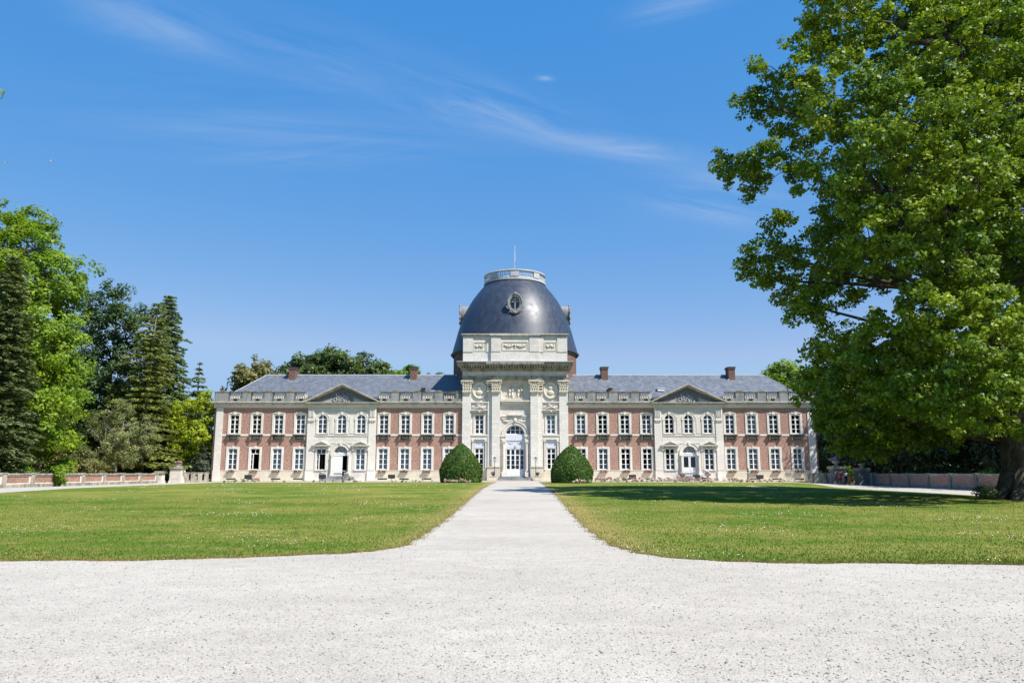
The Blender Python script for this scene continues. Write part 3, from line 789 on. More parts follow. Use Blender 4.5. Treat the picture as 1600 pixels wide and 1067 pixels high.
# ---- windows ---------------------------------------------------------------
def win_meshes(kind):
    d = {}
    hw = WH
    if kind in ('up', 'low', 'pav', 'tower', 'arch'): pass
    h = {'up': UPZ1 - UPZ0, 'low': LOZ1 - LOZ0, 'pav': 2.80, 'arch': 2.50, 'tower': 2.50, 'tlow': 2.75}[kind]
    if kind in ('tower', 'tlow'): hw = 0.58
    s = MB()                                   # stone surround, origin at opening's foot centre
    if kind in ('up', 'low'):
        wv = 0.25
        s.box(-hw - wv, -hw + .03, -0.09, 0.12, 0.0, h); s.box(hw - .03, hw + wv, -0.09, 0.12, 0.0, h)
        s.box(-hw - wv, hw + wv, -0.092, 0.12, h, h + 0.24)
        if kind == 'up':
            n_ = 10; top = []
            for i in range(n_ + 1):
                q = -1 + 2 * i / n_
                top.append(((hw + .12) * q, h + .24 + .14 * (1 - q * q) + .03 * math.cos(q * 9)))
            s.prism([(-hw - .12, h + .2)] + top + [(hw + .12, h + .2)], -0.16, 0.0)
            s.prism([(-.14, h + .02), (.14, h + .02), (.18, h + .42), (-.18, h + .42)], -0.20, 0.0)
            s.box(-hw - wv - .03, hw + wv + .03, -0.14, 0.1, -0.09, -0.003)
        else:
            s.prism([(-.12, h + .0), (.12, h + .0), (.16, h + .34), (-.16, h + .34)], -0.14, 0.0)
            s.box(-hw - wv - .03, hw + wv + .03, -0.125, 0.1, -0.10, -0.003)
    elif kind == 'pav':
        s.box(-hw - .2, -hw + .03, -0.07, 0.12, 0, h); s.box(hw - .03, hw + .2, -0.07, 0.12, 0, h)
        s.box(-hw - .2, hw + .2, -0.072, 0.12, h, h + .12)
        s.box(-hw - .42, -hw - .2, -0.04, 0.1, 0, h + .1); s.box(hw + .2, hw + .42, -0.04, 0.1, 0, h + .1)
        s.box(-hw - .2, hw + .2, -0.12, 0.1, -0.09, -0.003)
    elif kind == 'arch':
        r_ = hw; zc = h - r_
        def arc(rad, n_=14): return [(rad * math.cos(math.pi * i / n_), zc + rad * math.sin(math.pi * i / n_)) for i in range(n_ + 1)]
        # spandrel filling the square head of the opening
        s.prism([(r_ + .02, zc)] + arc(r_)[0:] + [(-r_ - .02, zc), (-r_ - .02, h + .03), (r_ + .02, h + .03)], 0.02, 0.36)
        out = arc(r_ + .24); inn = arc(r_ - .01)[::-1]
        s.prism(out + inn, -0.08, 0.03)
        s.prism([(x, z) for x, z in arc(r_ + .33)] + [(x, z) for x, z in arc(r_ + .245)][::-1], -0.12, 0.0)
        s.box(-r_ - .24, -r_ + .01, -0.08, 0.12, 0, zc - .13); s.box(r_ - .01, r_ + .24, -0.08, 0.12, 0, zc - .13)
        s.box(-r_ - .32, -r_ + .02, -0.12, 0.1, zc - .13, zc - .001); s.box(r_ - .02, r_ + .32, -0.12, 0.1, zc - .13, zc - .001)
        s.prism([(-.12, h), (.12, h), (.17, h + .38), (-.17, h + .38)], -0.17, 0)
        s.box(-r_ - .26, r_ + .26, -0.11, 0.1, -0.09, -0.003)
    elif kind == 'tower':
        s.box(-hw - .24, -hw + .03, -0.08, 0.12, 0, h); s.box(hw - .03, hw + .24, -0.08, 0.12, 0, h)
        s.box(-hw - .24, hw + .24, -0.082, 0.12, h, h + .2)
    elif kind == 'tlow':
        s.box(-hw - .12, -hw + .03, -0.05, 0.12, 0, h); s.box(hw - .03, hw + .12, -0.05, 0.12, 0, h)
        s.box(-hw - .16, hw + .16, -0.10, 0.1, -0.09, -0.003)
    d['surround'] = s.mesh('window', M['stone_trim'])
    # painted sash
    f = MB(); y0, y1 = 0.10, 0.17
    top = h if kind != 'arch' else h - hw
    f.box(-hw, -hw + .09, y0, y1, 0, top); f.box(hw - .09, hw, y0, y1, 0, top)
    f.box(-hw, hw, y0 - .002, y1, 0, .09)
    f.box(-.075, .075, y0 - .02, y1, 0.0, h - .02)
    if kind == 'arch':
        zc = h - hw
        o_ = [(hw * math.cos(math.pi * i / 14), zc + hw * math.sin(math.pi * i / 14)) for i in range(15)]
        i_ = [((hw - .075) * math.cos(math.pi * i / 14), zc + (hw - .075) * math.sin(math.pi * i / 14)) for i in range(15)][::-1]
        f.prism(o_ + i_, y0, y1)
    else: f.box(-hw, hw, y0 - .002, y1, h - .075, h)
    for k in (1, 2, 3):
        z = h * k / 4 + (0.02 if k == 3 else 0); th_ = .055 if k == 3 else .032
        f.box(-hw, hw, y0 - .004 - .001 * k, y1 - .005, z - th_, z + th_)
    d['sash'] = f.mesh('sash', M['white'])
    # an open left-hand window keeps only the transom lights
    f2 = MB()
    f2.box(-hw, -hw + .075, y0, y1, 0, top); f2.box(hw - .075, hw, y0, y1, 0, top); f2.box(-hw, hw, y0 - .002, y1, 0, .06)
    f2.box(-hw, hw, y0 - .002, y1, h - .075, h); f2.box(-hw, hw, y0 - .01, y1, h * .75 - .03, h * .75 + .06)
    f2.box(-.04, .04, y0 - .02, y1, h * .76, h); f2.box(-.32, -.22, y0 - .02, y1, 0, h * .75)
    for k in (1, 2): f2.box(-hw, -.25, y0 - .004, y1, h * k / 4 - .02, h * k / 4 + .02)
    d['sash_open'] = f2.mesh('sash', M['white'])
    g = MB()
    if kind == 'arch':
        g.prism([(-hw, 0), (hw, 0)] + [(hw * math.cos(math.pi * i / 14), h - hw + hw * math.sin(math.pi * i / 14)) for i in range(15)], 0.14, 0.15)
    else: g.box(-hw, hw, 0.14, 0.15, 0.02, h - .02)
    d['glass'] = g.mesh('glass', M['glass'])
    g = MB(); g.box(-hw, hw, 0.14, 0.15, h * .76, h - .02); g.box(-hw, -.25, 0.14, 0.15, 0.02, h * .76)
    d['glass_open'] = g.mesh('glass', M['glass'])
    for nm, m_ in (('blind', 'blind'), ('curtain', 'curtain'), ('warm', 'warm')):
        c = MB(); n_ = 12; zt = h if kind != 'arch' else h - .1
        if nm == 'warm':   # brown drape hung across, a gap at one side
            vs = []
            for i in range(n_ + 1):
                x = -hw + 2 * hw * i / n_; yy = 0.26 + .03 * math.sin(i * 2.1)
                vs += [(x, yy, h * .02), (x, yy, zt)]
            c.add(vs, [(2 * i, 2 * i + 2, 2 * i + 3, 2 * i + 1) for i in range(n_)])
        elif nm == 'curtain':
            for a, b_ in ((-hw, -hw * .35), (hw * .45, hw)):
                vs = []
                for i in range(7):
                    x = a + (b_ - a) * i / 6; yy = 0.26 + .035 * math.sin(i * 2.4)
                    vs += [(x, yy, 0.0), (x, yy, zt)]
                c.add(vs, [(2 * i, 2 * i + 2, 2 * i + 3, 2 * i + 1) for i in range(6)])
        else: c.box(-hw, hw, 0.22, 0.235, 0.02, h - .02)
        d[nm] = c.mesh('curtain' if nm != 'blind' else 'blind', M[m_])
    p_ = MB(); p_.box(-.42, -.12, 0.18, 0.185, h * .18, h * .34); p_.box(-.40, -.14, 0.18, 0.185, h * .02, h * .16)
    d['paper'] = p_.mesh('paper_notice', M['paper'])
    return d
WM = {k: win_meshes(k) for k in ('up', 'low', 'pav', 'arch', 'tower', 'tlow')}
def window(kind, x, z, y=0.0, dress=(), opened=False):
    d = WM[kind]
    o = link('window', d['surround'], chateau, (x, y, z - ZB))
    link('sash', d['sash_open' if opened else 'sash'], o)
    link('glass', d['glass_open' if opened else 'glass'], o)
    for k in dress: link('notice' if k == 'paper' else ('blind' if k == 'blind' else 'curtain'), d[k], o)
    return o
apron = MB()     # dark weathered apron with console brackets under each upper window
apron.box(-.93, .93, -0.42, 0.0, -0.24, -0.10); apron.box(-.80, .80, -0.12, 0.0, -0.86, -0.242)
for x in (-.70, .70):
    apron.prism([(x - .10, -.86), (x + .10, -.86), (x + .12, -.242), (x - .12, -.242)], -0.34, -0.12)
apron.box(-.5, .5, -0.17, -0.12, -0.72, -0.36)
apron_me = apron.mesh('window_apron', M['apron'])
dark_apron_panel = MB()
for k in range(7): dark_apron_panel.ball((-.36 + k * .12, -.18, -.54 + .03 * math.sin(k * 2)), (.07, .03, .08), 6, 4)
panel_me = dark_apron_panel.mesh('apron_carving', M['relief_grey'])
up_dress = {-37.85: ('warm',), -34.85: ('warm',), -31.9: ('warm',), -28.95: ('warm',), -17.7: ('warm',), -14.8: ('warm',), -11.8: ('curtain', 'warm'), -8.87: ('curtain',),
            8.87: ('blind',), 11.8: (), 14.8: (), 17.7: ('curtain',), 28.95: (), 31.9: ('curtain',), 34.85: (), 37.85: ()}
lo_dress = {-37.85: ('blind', 'paper'), -34.85: (), -31.9: ('blind', 'paper'), -28.95: ('blind', 'paper'), -17.7: ('blind', 'paper'), -14.8: ('blind', 'paper'), -11.8: ('blind', 'paper'), -8.87: ('curtain',),
            8.87: (), 11.8: ('blind',), 14.8: (), 17.7: (), 28.95: ('curtain',), 31.9: ('curtain',), 34.85: ('curtain',), 37.85: ('curtain', 'blind')}
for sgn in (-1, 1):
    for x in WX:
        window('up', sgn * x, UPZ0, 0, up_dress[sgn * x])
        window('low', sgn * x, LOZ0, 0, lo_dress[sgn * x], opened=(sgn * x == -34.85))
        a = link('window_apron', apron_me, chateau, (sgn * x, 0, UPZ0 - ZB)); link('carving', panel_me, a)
        v_ = MB(); v_.box(sgn * x - .62, sgn * x + .62, -0.115, -0.09, 0.86, 1.02)
        if abs(sgn * x + 8.87) > .1: CB(v_, 'cellar_vent', M['void'])

# ---- relief ornament made of leaves, scrolls and small bodies
def scroll(mb_, cx_, cy_, cz_, r_, turns=1.3, thick=.06, flip=1):
    pts = []
    for i in range(14):
        a = turns * 2 * math.pi * i / 13; q = r_ * (1 - .75 * i / 13)
        pts.append((cx_ + flip * q * math.cos(a), cy_, cz_ + q * math.sin(a)))
    mb_.tube(pts, [thick * (1 - .5 * i / 13) for i in range(14)], 5)
def capital(w_, h_, name='capital', base_y=0.0, m_='relief'):
    mb_ = MB(); r2 = random.Random(3)
    mb_.prism([(-w_ * .5, 0), (w_ * .5, 0), (w_ * .62, h_ * .82), (-w_ * .62, h_ * .82)], -0.16, 0.2)
    mb_.box(-w_ * .70, w_ * .70, -0.38, 0.2, h_ * .88, h_); mb_.box(-w_ * .54, w_ * .54, -0.26, 0.2, -0.12, 0.02)
    for row, (z, k, s) in enumerate(((.16, 4, 1.0), (.42, 5, 1.0), (.62, 4, .9))):
        for i in range(k):
            x = (i - (k - 1) / 2) * w_ * 1.08 / k
            zb = z * h_
            mb_.prism([(x - .09 * s, zb - .15 * h_), (x + .09 * s, zb - .15 * h_), (x + .12 * s, zb + .05 * h_), (x, zb + .15 * h_), (x - .12 * s, zb + .05 * h_)], -0.24, -0.15)
            mb_.ball((x, -0.29, zb + .10 * h_), (.085 * s, .07, .05 * h_), 6, 4)
    for s in (-1, 1): scroll(mb_, s * w_ * .55, -0.28, h_ * .74, h_ * .13, flip=s, thick=.05)
    mb_.ball((0, -.34, h_ * .88), (.11, .08, .1), 6, 4)
    return mb_.mesh(name, M[m_])

def garland(mb_, x0, x1, z, sag, y, r_=.07):
    pts = [(x0 + (x1 - x0) * i / 10, y, z - sag * (1 - (2 * i / 10 - 1) ** 2)) for i in range(11)]
    mb_.tube(pts, [r_ * (.6 + .6 * (1 - abs(2 * i / 10 - 1))) for i in range(11)], 6)

def trophy(mb_, x, y, z, w_, h_, seed, n_=26):
    r2 = random.Random(seed)
    for i in range(n_):
        a = r2.uniform(-1, 1); b_ = r2.uniform(0, 1)
        mb_.ball((x + a * w_ * .42, y - r2.uniform(0, .08), z + b_ * h_ * .8), (r2.uniform(.05, .13), .07, r2.uniform(.05, .16)), 6, 4, .15)
    for i in range(6):
        a = r2.uniform(.3, 2.8); L_ = r2.uniform(.4, .6) * h_
        cx0 = x + r2.uniform(-.2, .2) * w_
        mb_.tube([(cx0, y, z + .1), (cx0 + L_ * math.cos(a) * 1.2, y - .06, z + .1 + L_ * math.sin(a))], [.06, .03], 5)

# ---- side pavilions ---------------------------------------------------------
PYV = -0.22
for sgn in (-1, 1):
    cx_ = sgn * PX
    x0, x1 = cx_ - 4.6, cx_ + 4.6
    ops = [(cx_ + o_ - WH, cx_ + o_ + WH, 6.95, 9.45) for o_ in (-2.6, 0, 2.6)]
    ops += [(cx_ + o_ - WH, cx_ + o_ + WH, 2.12, 4.92) for o_ in (-2.62, 2.62)] + [(cx_ - 0.92, cx_ + 0.92, 1.32, 5.25)]
    mb = MB(); wall_face(mb, x0, x1, 0.6, 10.45, PYV, ops, 0.5)
    for x in (x0, x1): mb.add([(x, PYV, .6), (x, 0.3, .6), (x, 0.3, 10.45), (x, PYV, 10.45)], [(0, 1, 2, 3)])
    CB(mb, 'pavilion_wall', M['stone'])
    for a, b_ in ((x0, x0 + .95), (x1 - .95, x1)):
        mb = MB(); mb.box(a - .02, b_ + .02, PYV - .12, PYV + .1, 2.05, 8.45)
        mb.box(a - .06, b_ + .06, PYV - .18, PYV + .1, 0.6, 2.0)
        mb.box(a - .04, b_ + .04, PYV - .15, PYV + .1, 8.45, 8.62); mb.box(a - .0, b_ + .0, PYV - .12, PYV + .1, 8.622, 10.42)
        for k in range(4): mb.box(a + .14 + k * .19, a + .22 + k * .19, PYV - .22, PYV - .1, 9.15, 10.3)
        mb.box(a + .02, b_ - .02, PYV - .26, PYV - .1, 8.66, 8.80)
        for k in range(3): mb.ball((a + .24 + k * .24, PYV - .2, 8.55), (.10, .06, .08), 6, 4)
        CB(mb, 'pilaster', M['stone_trim'])
    # plain piers between the arched windows, panel mouldings, bands
    mb = MB()
    for o_ in (-1.3, 1.3): mb.box(cx_ + o_ - .28, cx_ + o_ + .28, PYV - .05, PYV + .05, 6.95, 9.2)
    mb.box(x0 + 1.0, x1 - 1.0, PYV - .07, PYV + .05, 6.60, 6.72)
    mb.box(x0 + 1.0, x1 - 1.0, PYV - .03, PYV + .05, 1.95, 2.03)
    mb.box(x0 + 1.02, x0 + 1.10, PYV - .04, PYV + .05, 2.1, 6.5); mb.box(x1 - 1.10, x1 - 1.02, PYV - .04, PYV + .05, 2.1, 6.5)
    mb.box(x0 + 1.0, x1 - 1.0, PYV - .06, PYV + .05, 10.18, 10.27)
    CB(mb, 'moulding', M['stone_trim'])
    for k, o_ in enumerate((-2.6, 0, 2.6)): window('arch', cx_ + o_, 6.95, PYV, ('curtain',) if sgn < 0 else ())
    for k, o_ in enumerate((-2.62, 2.62)):
        window('pav', cx_ + o_, 2.12, PYV, () if sgn > 0 else ((('blind', 'paper') if o_ > 0 else ())), opened=(sgn < 0 and o_ < 0))
        mb = MB(); zz_ = 5.18; xx = cx_ + o_
        mb.box(xx - 1.24, xx + 1.24, PYV - .46, PYV + .05, zz_ + .12, zz_ + .21)
        mb.prism([(xx - 1.1, zz_ + .212), (xx + 1.1, zz_ + .212), (xx, zz_ + .68)], PYV - .10, PYV + .05)
        for s in (-1, 1): mb.prism([(xx + s * 1.26, zz_ + .213), (xx + s * 1.0, zz_ + .213), (xx, zz_ + .64), (xx, zz_ + .82)], PYV - .47, PYV + .05)
        mb.box(xx - 1.12, xx + 1.12, PYV - .28, PYV + .05, zz_ - .02, zz_ + .118)
        for s in (-1, 1):
            mb.prism([(xx + s * .98 - .12, zz_ - .5), (xx + s * .98 + .12, zz_ - .5), (xx + s * .98 + .14, zz_ - .022), (xx + s * .98 - .14, zz_ - .022)], PYV - .22, PYV + .05)
        pd_ = CB(mb, 'window_pediment', M['stone_trim'])
        g_ = MB()
        for s in range(5): g_.ball((xx - .4 + s * .2, PYV - .14, zz_ - .2 + .05 * math.cos(s * 1.7)), (.13, .1, .09), 6, 4)
        scroll(g_, xx - .5, PYV - .12, zz_ - .18, .12); scroll(g_, xx + .5, PYV - .12, zz_ - .18, .12, flip=-1)
        CB(g_, 'carving', M['relief'], parent=pd_)
    # doorway
    n_ = 16; zc, r_ = 4.34, 0.92
    arc = lambda rad: [(cx_ + rad * math.cos(math.pi * i / n_), zc + rad * math.sin(math.pi * i / n_)) for i in range(n_ + 1)]
    mb = MB()
    mb.prism([(cx_ + r_ + .02, zc)] + arc(r_) + [(cx_ - r_ - .02, zc), (cx_ - r_ - .02, 5.28), (cx_ + r_ + .02, 5.28)], PYV + .02, PYV + .3)
    mb.prism(arc(r_ + .36) + arc(r_ - .01)[::-1], PYV - .1, PYV + .04)
    mb.prism(arc(r_ + .44) + arc(r_ + .365)[::-1], PYV - .16, PYV + .02)
    mb.prism([(cx_ - .13, zc + r_), (cx_ + .13, zc + r_), (cx_ + .2, zc + r_ + .5), (cx_ - .2, zc + r_ + .5)], PYV - .24, PYV)
    for s in (-1, 1):
        a, b_ = sorted((cx_ + s * (r_ - .03), cx_ + s * (r_ + .48)))
        mb.box(a, b_, PYV - .16, PYV + .1, zc - .30, zc - .002); mb.box(a + .02, b_ - .02, PYV - .10, PYV + .1, 1.32, zc - .302)
        mb.lathe([(.17, 1.5), (.17, 1.6), (.14, 1.66), (.135, 2.6), (.115, 3.8), (.17, 3.9), (.17, 4.02)], cx_ + s * (r_ + .24), PYV - .22, 10)
        mb.box(cx_ + s * (r_ + .24) - .2, cx_ + s * (r_ + .24) + .2, PYV - .42, PYV - .1, 1.25, 1.5)
        mb.box(cx_ + s * 1.05 - .42, cx_ + s * 1.05 + .42, PYV - .05, PYV + .05, 5.62, 5.75)
    CB(mb, 'door_surround', M['stone_trim'])
    mb = MB()
    mb.prism([(cx_ + 0.92 * math.cos(math.pi * i / n_), zc + .0 + 0.9 * math.sin(math.pi * i / n_)) for i in range(n_ + 1)] +
             [(cx_ + 0.82 * math.cos(math.pi * i / n_), zc + .08 + 0.78 * math.sin(math.pi * i / n_)) for i in range(n_ + 1)][::-1], PYV + .2, PYV + .27)
    mb.box(cx_ - .92, cx_ + .92, PYV + .19, PYV + .27, zc, zc + .09)
    for k in range(1, 8):
        a = math.pi * k / 8
        mb.tube([(cx_ + .28 * math.cos(a), PYV + .23, zc + .05 + .28 * math.sin(a)), (cx_ + .86 * math.cos(a), PYV + .23, zc + .05 + .84 * math.sin(a))], [.022, .022], 4)
    for rr in (.28, .58): mb.tube([(cx_ + rr * math.cos(math.pi * i / 12), PYV + .23, zc + .06 + rr * math.sin(math.pi * i / 12)) for i in range(13)], [.022] * 13, 4)
    fan = CB(mb, 'fanlight', M['white'])
    mb = MB(); mb.prism([(cx_ + 0.9 * math.cos(math.pi * i / n_), zc + .02 + 0.88 * math.sin(math.pi * i / n_)) for i in range(n_ + 1)], PYV + .235, PYV + .245); CB(mb, 'glass', M['glass'], parent=fan)
    mb = MB(); mb.box(cx_ - .92, cx_ + .92, PYV + .15, PYV + .3, zc - .34, zc - .003); mb.box(cx_ - .92, cx_ + .92, PYV + .12, PYV + .3, zc - .12, zc - .06); CB(mb, 'transom', M['white'])
    def leaf(x_, w_, glazed):
        d_ = MB(); z0, z1 = 1.34, zc - .345
        if glazed:
            zm = z0 + (z1 - z0) * .42
            d_.box(x_, x_ + w_, PYV + .2, PYV + .27, z0, zm); d_.box(x_ + .1, x_ + w_ - .1, PYV + .17, PYV + .2, z0 + .15, zm - .12)
            d_.box(x_, x_ + .13, PYV + .2, PYV + .27, zm, z1); d_.box(x_ + w_ - .13, x_ + w_, PYV + .2, PYV + .27, zm, z1); d_.box(x_ + .13, x_ + w_ - .13, PYV + .2, PYV + .27, z1 - .14, z1)
            o = CB(d_, 'door', M['white'])
            g_ = MB(); g_.box(x_ + .13, x_ + w_ - .13, PYV + .23, PYV + .24, zm, z1 - .14); CB(g_, 'glass', M['glass'], parent=o)
        else:
            d_.box(x_, x_ + w_, PYV + .2, PYV + .27, z0, z1)
            for a, b_ in ((.06, .30), (.36, .44), (.52, .96)): d_.box(x_ + .12, x_ + w_ - .12, PYV + .175, PYV + .2, z0 + (z1 - z0) * a, z0 + (z1 - z0) * b_)
            o = CB(d_, 'door', M['white'])
        h_ = MB(); h_.ball((x_ + w_ - .06, PYV + .14, z0 + 1.1), .04, 6, 4); CB(h_, 'handle', M['iron'], parent=o)
    if sgn < 0:
        leaf(cx_ - .92, 1.14, False)
        d_ = MB(); d_.box(cx_ + .86, cx_ + .92, PYV + .3, PYV + 1.1, 1.34, zc - .345); CB(d_, 'door', M['white'], label='door leaf folded open into the dark hall')
    else:
        leaf(cx_ - .92, .91, True); leaf(cx_ + .01, .91, True)
    mb = MB()
    for k in range(3): mb.box(cx_ - 1.5 - .3 * (2 - k), cx_ + 1.5 + .3 * (2 - k), PYV - 1.5 + .38 * k, PYV + .25, .72 + .2 * k, .92 + .2 * k - .003)
    CB(mb, 'door_steps', M['stone_grey'])
    # entablature and pediment
    mb = MB(); band(mb, x0 - .1, x1 + .1, [(10.40, 10.62, .10), (10.622, 10.74, .18)], PYV); CB(mb, 'architrave', M['stone_trim'])
    mb = MB(); band(mb, x0 - .35, x1 + .35, [(10.742, 10.88, .34), (10.882, 11.0, .52), (11.002, 11.09, .66)], PYV); CB(mb, 'cornice', M['stone_cornice'])
    zb_, za = 11.095, 13.62; hw_ = 5.15
    mb = MB()
    mb.prism([(cx_ - hw_ + .2, zb_), (cx_ + hw_ - .2, zb_), (cx_, za - .38)], PYV + .03, PYV + .5)
    ty = CB(mb, 'tympanum', M['tympanum'])
    g_ = MB(); r2 = random.Random(5)
    for s in (-1, 1): scroll(g_, cx_ + s * .28, PYV - .02, zb_ + .62, .34, 1.5, .10, s)
    trophy(g_, cx_, PYV - .02, zb_ + .1, 2.2, 1.5, 9, 34)
    trophy(g_, cx_ - 1.0, PYV - .0, zb_ + .1, 1.2, .9, 19, 12)
    for s in (-1, 1): g_.box(cx_ + s * 1.55 - .05, cx_ + s * 1.55 + .05, PYV - .05, PYV + .05, zb_ + .02, zb_ + .8); g_.prism([(cx_ + s * 1.6, zb_ + .01), (cx_ + s * 3.6, zb_ + .01), (cx_ + s * 1.6, zb_ + .6)], PYV - .02, PYV + .04)
    CB(g_, 'coat_of_arms', M['relief_grey'], parent=ty)
    mb = MB()
    for s in (-1, 1):
        for (d0, d1, p) in ((0, .14, .70), (.142, .26, .55), (.262, .40, .36)):
            mb.prism([(cx_ + s * hw_, zb_ + .12 - d0 * .3), (cx_, za - d0 * 1.1), (cx_, za - d1 * 1.1), (cx_ + s * (hw_ - d1 * .9), zb_ + .02)], PYV - p, PYV + .5)
    CB(mb, 'raking_cornice', M['stone_cornice'])
    mb = MB()
    for s in (-1, 1): mb.prism([(cx_ + s * (hw_ - .1), zb_ + .1), (cx_, za - .1), (cx_, zb_ + .1)], PYV + .55, 3.2 )
    CB(mb, 'pediment_roof', M['slate'])

# ---- central block ----------------------------------------------------------
TW = 7.12; TY = -0.45; CY0 = -0.15      # outer pilaster plane; recessed side-bay plane
mb = MB()
ops = [(s * 4.82 - .58, s * 4.82 + .58, 6.9, 9.4) for s in (-1, 1)] + [(s * 4.82 - .58, s * 4.82 + .58, 2.2, 4.95) for s in (-1, 1)]
for s in (-1, 1):
    a, b_ = sorted((s * 3.7, s * 5.95))
    wall_face(mb, a, b_, .6, 14.15, CY0, [o for o in ops if a < (o[0] + o[1]) / 2 < b_], .6)
wall_face(mb, -2.05, 2.05, .6, 14.15, CY0, [(-1.28, 1.28, 1.27, 8.15)], .6)
CB(mb, 'central_wall', M['stone'])
for s in (-1, 1):
    mb = MB(); a, b_ = sorted((s * 5.95, s * TW)); mb.box(a, b_, TY, 6.0, 2.6, 12.45)
    mb.box(a - .05, b_ + .05, TY - .08, 6.0, .6, 2.45); mb.box(a - .1, b_ + .1, TY - .14, 6.0, 2.45, 2.6)
    CB(mb, 'giant_pilaster', M['stone_pale'])
    mb = MB(); a, b_ = sorted((s * 5.95, s * TW)); mb.box(a, b_, TY, 6.0, 12.45, 14.15); CB(mb, 'pilaster_head', M['stone_pale'])
    mb = MB(); a, b_ = sorted((s * 2.05, s * 3.12)); mb.box(a, b_, TY - .3, 1.0, 2.6, 14.15)
    a2, b2 = sorted((s * 3.10, s * 3.7)); mb.box(a2, b2, TY, 1.0, 2.6, 14.15)
    CB(mb, 'giant_pilaster', M['stone_pale'])
    mb = MB(); a, b_ = sorted((s * 2.0, s * 3.75)); mb.box(a, b_, TY - .42, 1.0, .6, 2.45); mb.box(a - .04, b_ + .04, TY - .5, 1.0, 2.452, 2.6)
    CB(mb, 'pedestal', M['stone_plinth'])
    mb = MB(); a, b_ = sorted((s * 3.75, s * 5.95)); mb.box(a, b_, CY0 - .10, .3, .6, 2.1); CB(mb, 'plinth', M['stone_plinth'])
capm = capital(1.14, 1.45); capn = capital(.6, 1.45, 'capital')
for s in (-1, 1):
    link('capital', capm, chateau, (s * 6.53, TY + .0, 12.6 - ZB)); link('capital', capm, chateau, (s * 2.585, TY - .3, 12.6 - ZB))
    link('capital', capn, chateau, (s * 3.42, TY, 12.6 - ZB))
    x = s * 4.82
    window('tower', x, 6.9, CY0, ('blind',) if s > 0 else ())
    window('tlow', x, 2.2, CY0)
    # medallion
    mb = MB(); n_ = 24; zc = 12.75
    o_ = [(x + .92 * math.cos(2 * math.pi * i / n_), zc + 1.06 * math.sin(2 * math.pi * i / n_)) for i in range(n_)]
    mb.prism(o_, CY0 - .10, CY0 + .03)
    mb.tube([(p_[0], CY0 - .12, p_[1]) for p_ in o_] + [(o_[0][0], CY0 - .12, o_[0][1])], [.09] * (n_ + 1), 6)
    md = CB(mb, 'medallion', M['stone_trim'])
    g_ = MB(); g_.ball((x - .05, CY0 - .13, zc + .32), (.26, .14, .30), 10, 6); g_.ball((x - .02, CY0 - .12, zc - .3), (.48, .12, .34), 10, 6); g_.ball((x + .18, CY0 - .15, zc + .30), (.09, .09, .07), 6, 4)
    g_.ball((x - .2, CY0 - .12, zc + .42), (.22, .12, .24), 8, 5, .1); CB(g_, 'bust_relief', M['relief'], True, parent=md)
    # window hood
    mb = MB()
    mb.box(x - 1.1, x + 1.1, CY0 - .30, CY0 + .03, 11.05, 11.2); mb.box(x - 1.05, x + 1.05, CY0 - .14, CY0 + .03, 10.45, 11.048)
    mb.box(x - 1.1, x + 1.1, CY0 - .46, CY0 - .1, 10.0, 10.09); mb.prism([(x - 1.0, 10.092), (x + 1.0, 10.092), (x, 10.5)], CY0 - .22, CY0 - .1)
    for q in (-1, 1): mb.prism([(x + q * 1.12, 10.093), (x + q * .88, 10.093), (x, 10.46), (x, 10.62)], CY0 - .47, CY0 - .1)
    mb.box(x - .95, x + .95, CY0 - .30, CY0 + .02, 9.78, 9.998)
    hd = CB(mb, 'window_hood', M['stone_trim'])
    g_ = MB(); trophy(g_, x, CY0 - .18, 10.55, 1.2, .5, 4, 10); g_.ball((x, CY0 - .38, 9.86), (.18, .12, .12), 8, 5); CB(g_, 'carving', M['relief'], parent=hd)
    # balcony slab between storeys with small columns and painted panel below
    mb = MB(); mb.box(x - 1.12, x + 1.12, CY0 - .34, CY0 + .03, 6.62, 6.78); mb.box(x - 1.1, x + 1.1, CY0 - .24, CY0 + .03, 6.12, 6.618); mb.box(x - 1.0, x + 1.0, CY0 - .1, CY0 + .02, 6.782, 6.88)
    for q in (-1, 1):
        xx = x + q * .88
        mb.lathe([(.14, 2.12), (.14, 2.25), (.105, 2.32), (.10, 4), (.09, 5.7), (.14, 5.82), (.14, 5.9)], xx, CY0 - .14, 10)
        mb.box(xx - .17, xx + .17, CY0 - .3, CY0 + .02, 5.9, 6.0)
        for z_ in (0,): scroll(mb, xx - .12, CY0 - .26, 5.88, .09, thick=.035); scroll(mb, xx + .12, CY0 - .26, 5.88, .09, flip=-1, thick=.035)
        mb.box(xx - .15, xx + .15, CY0 - .28, CY0 + .02, 6.0, 6.118)
    CB(mb, 'window_aedicule', M['stone_trim'])
    mb = MB(); mb.box(x - .68, x + .68, CY0 - .04, CY0 + .03, 5.0, 6.08); pn = CB(mb, 'painted_panel', M['lilac'])
    g_ = MB(); garland(g_, x - .42, x + .42, 5.75, .12, CY0 - .06, .03); g_.tube([(x - .42, CY0 - .05, 5.78), (x - .42, CY0 - .05, 5.5)], [.03, .015], 5); g_.tube([(x + .42, CY0 - .05, 5.78), (x + .42, CY0 - .05, 5.5)], [.03, .015], 5)
    CB(g_, 'garland', M['relief_grey'], parent=pn)
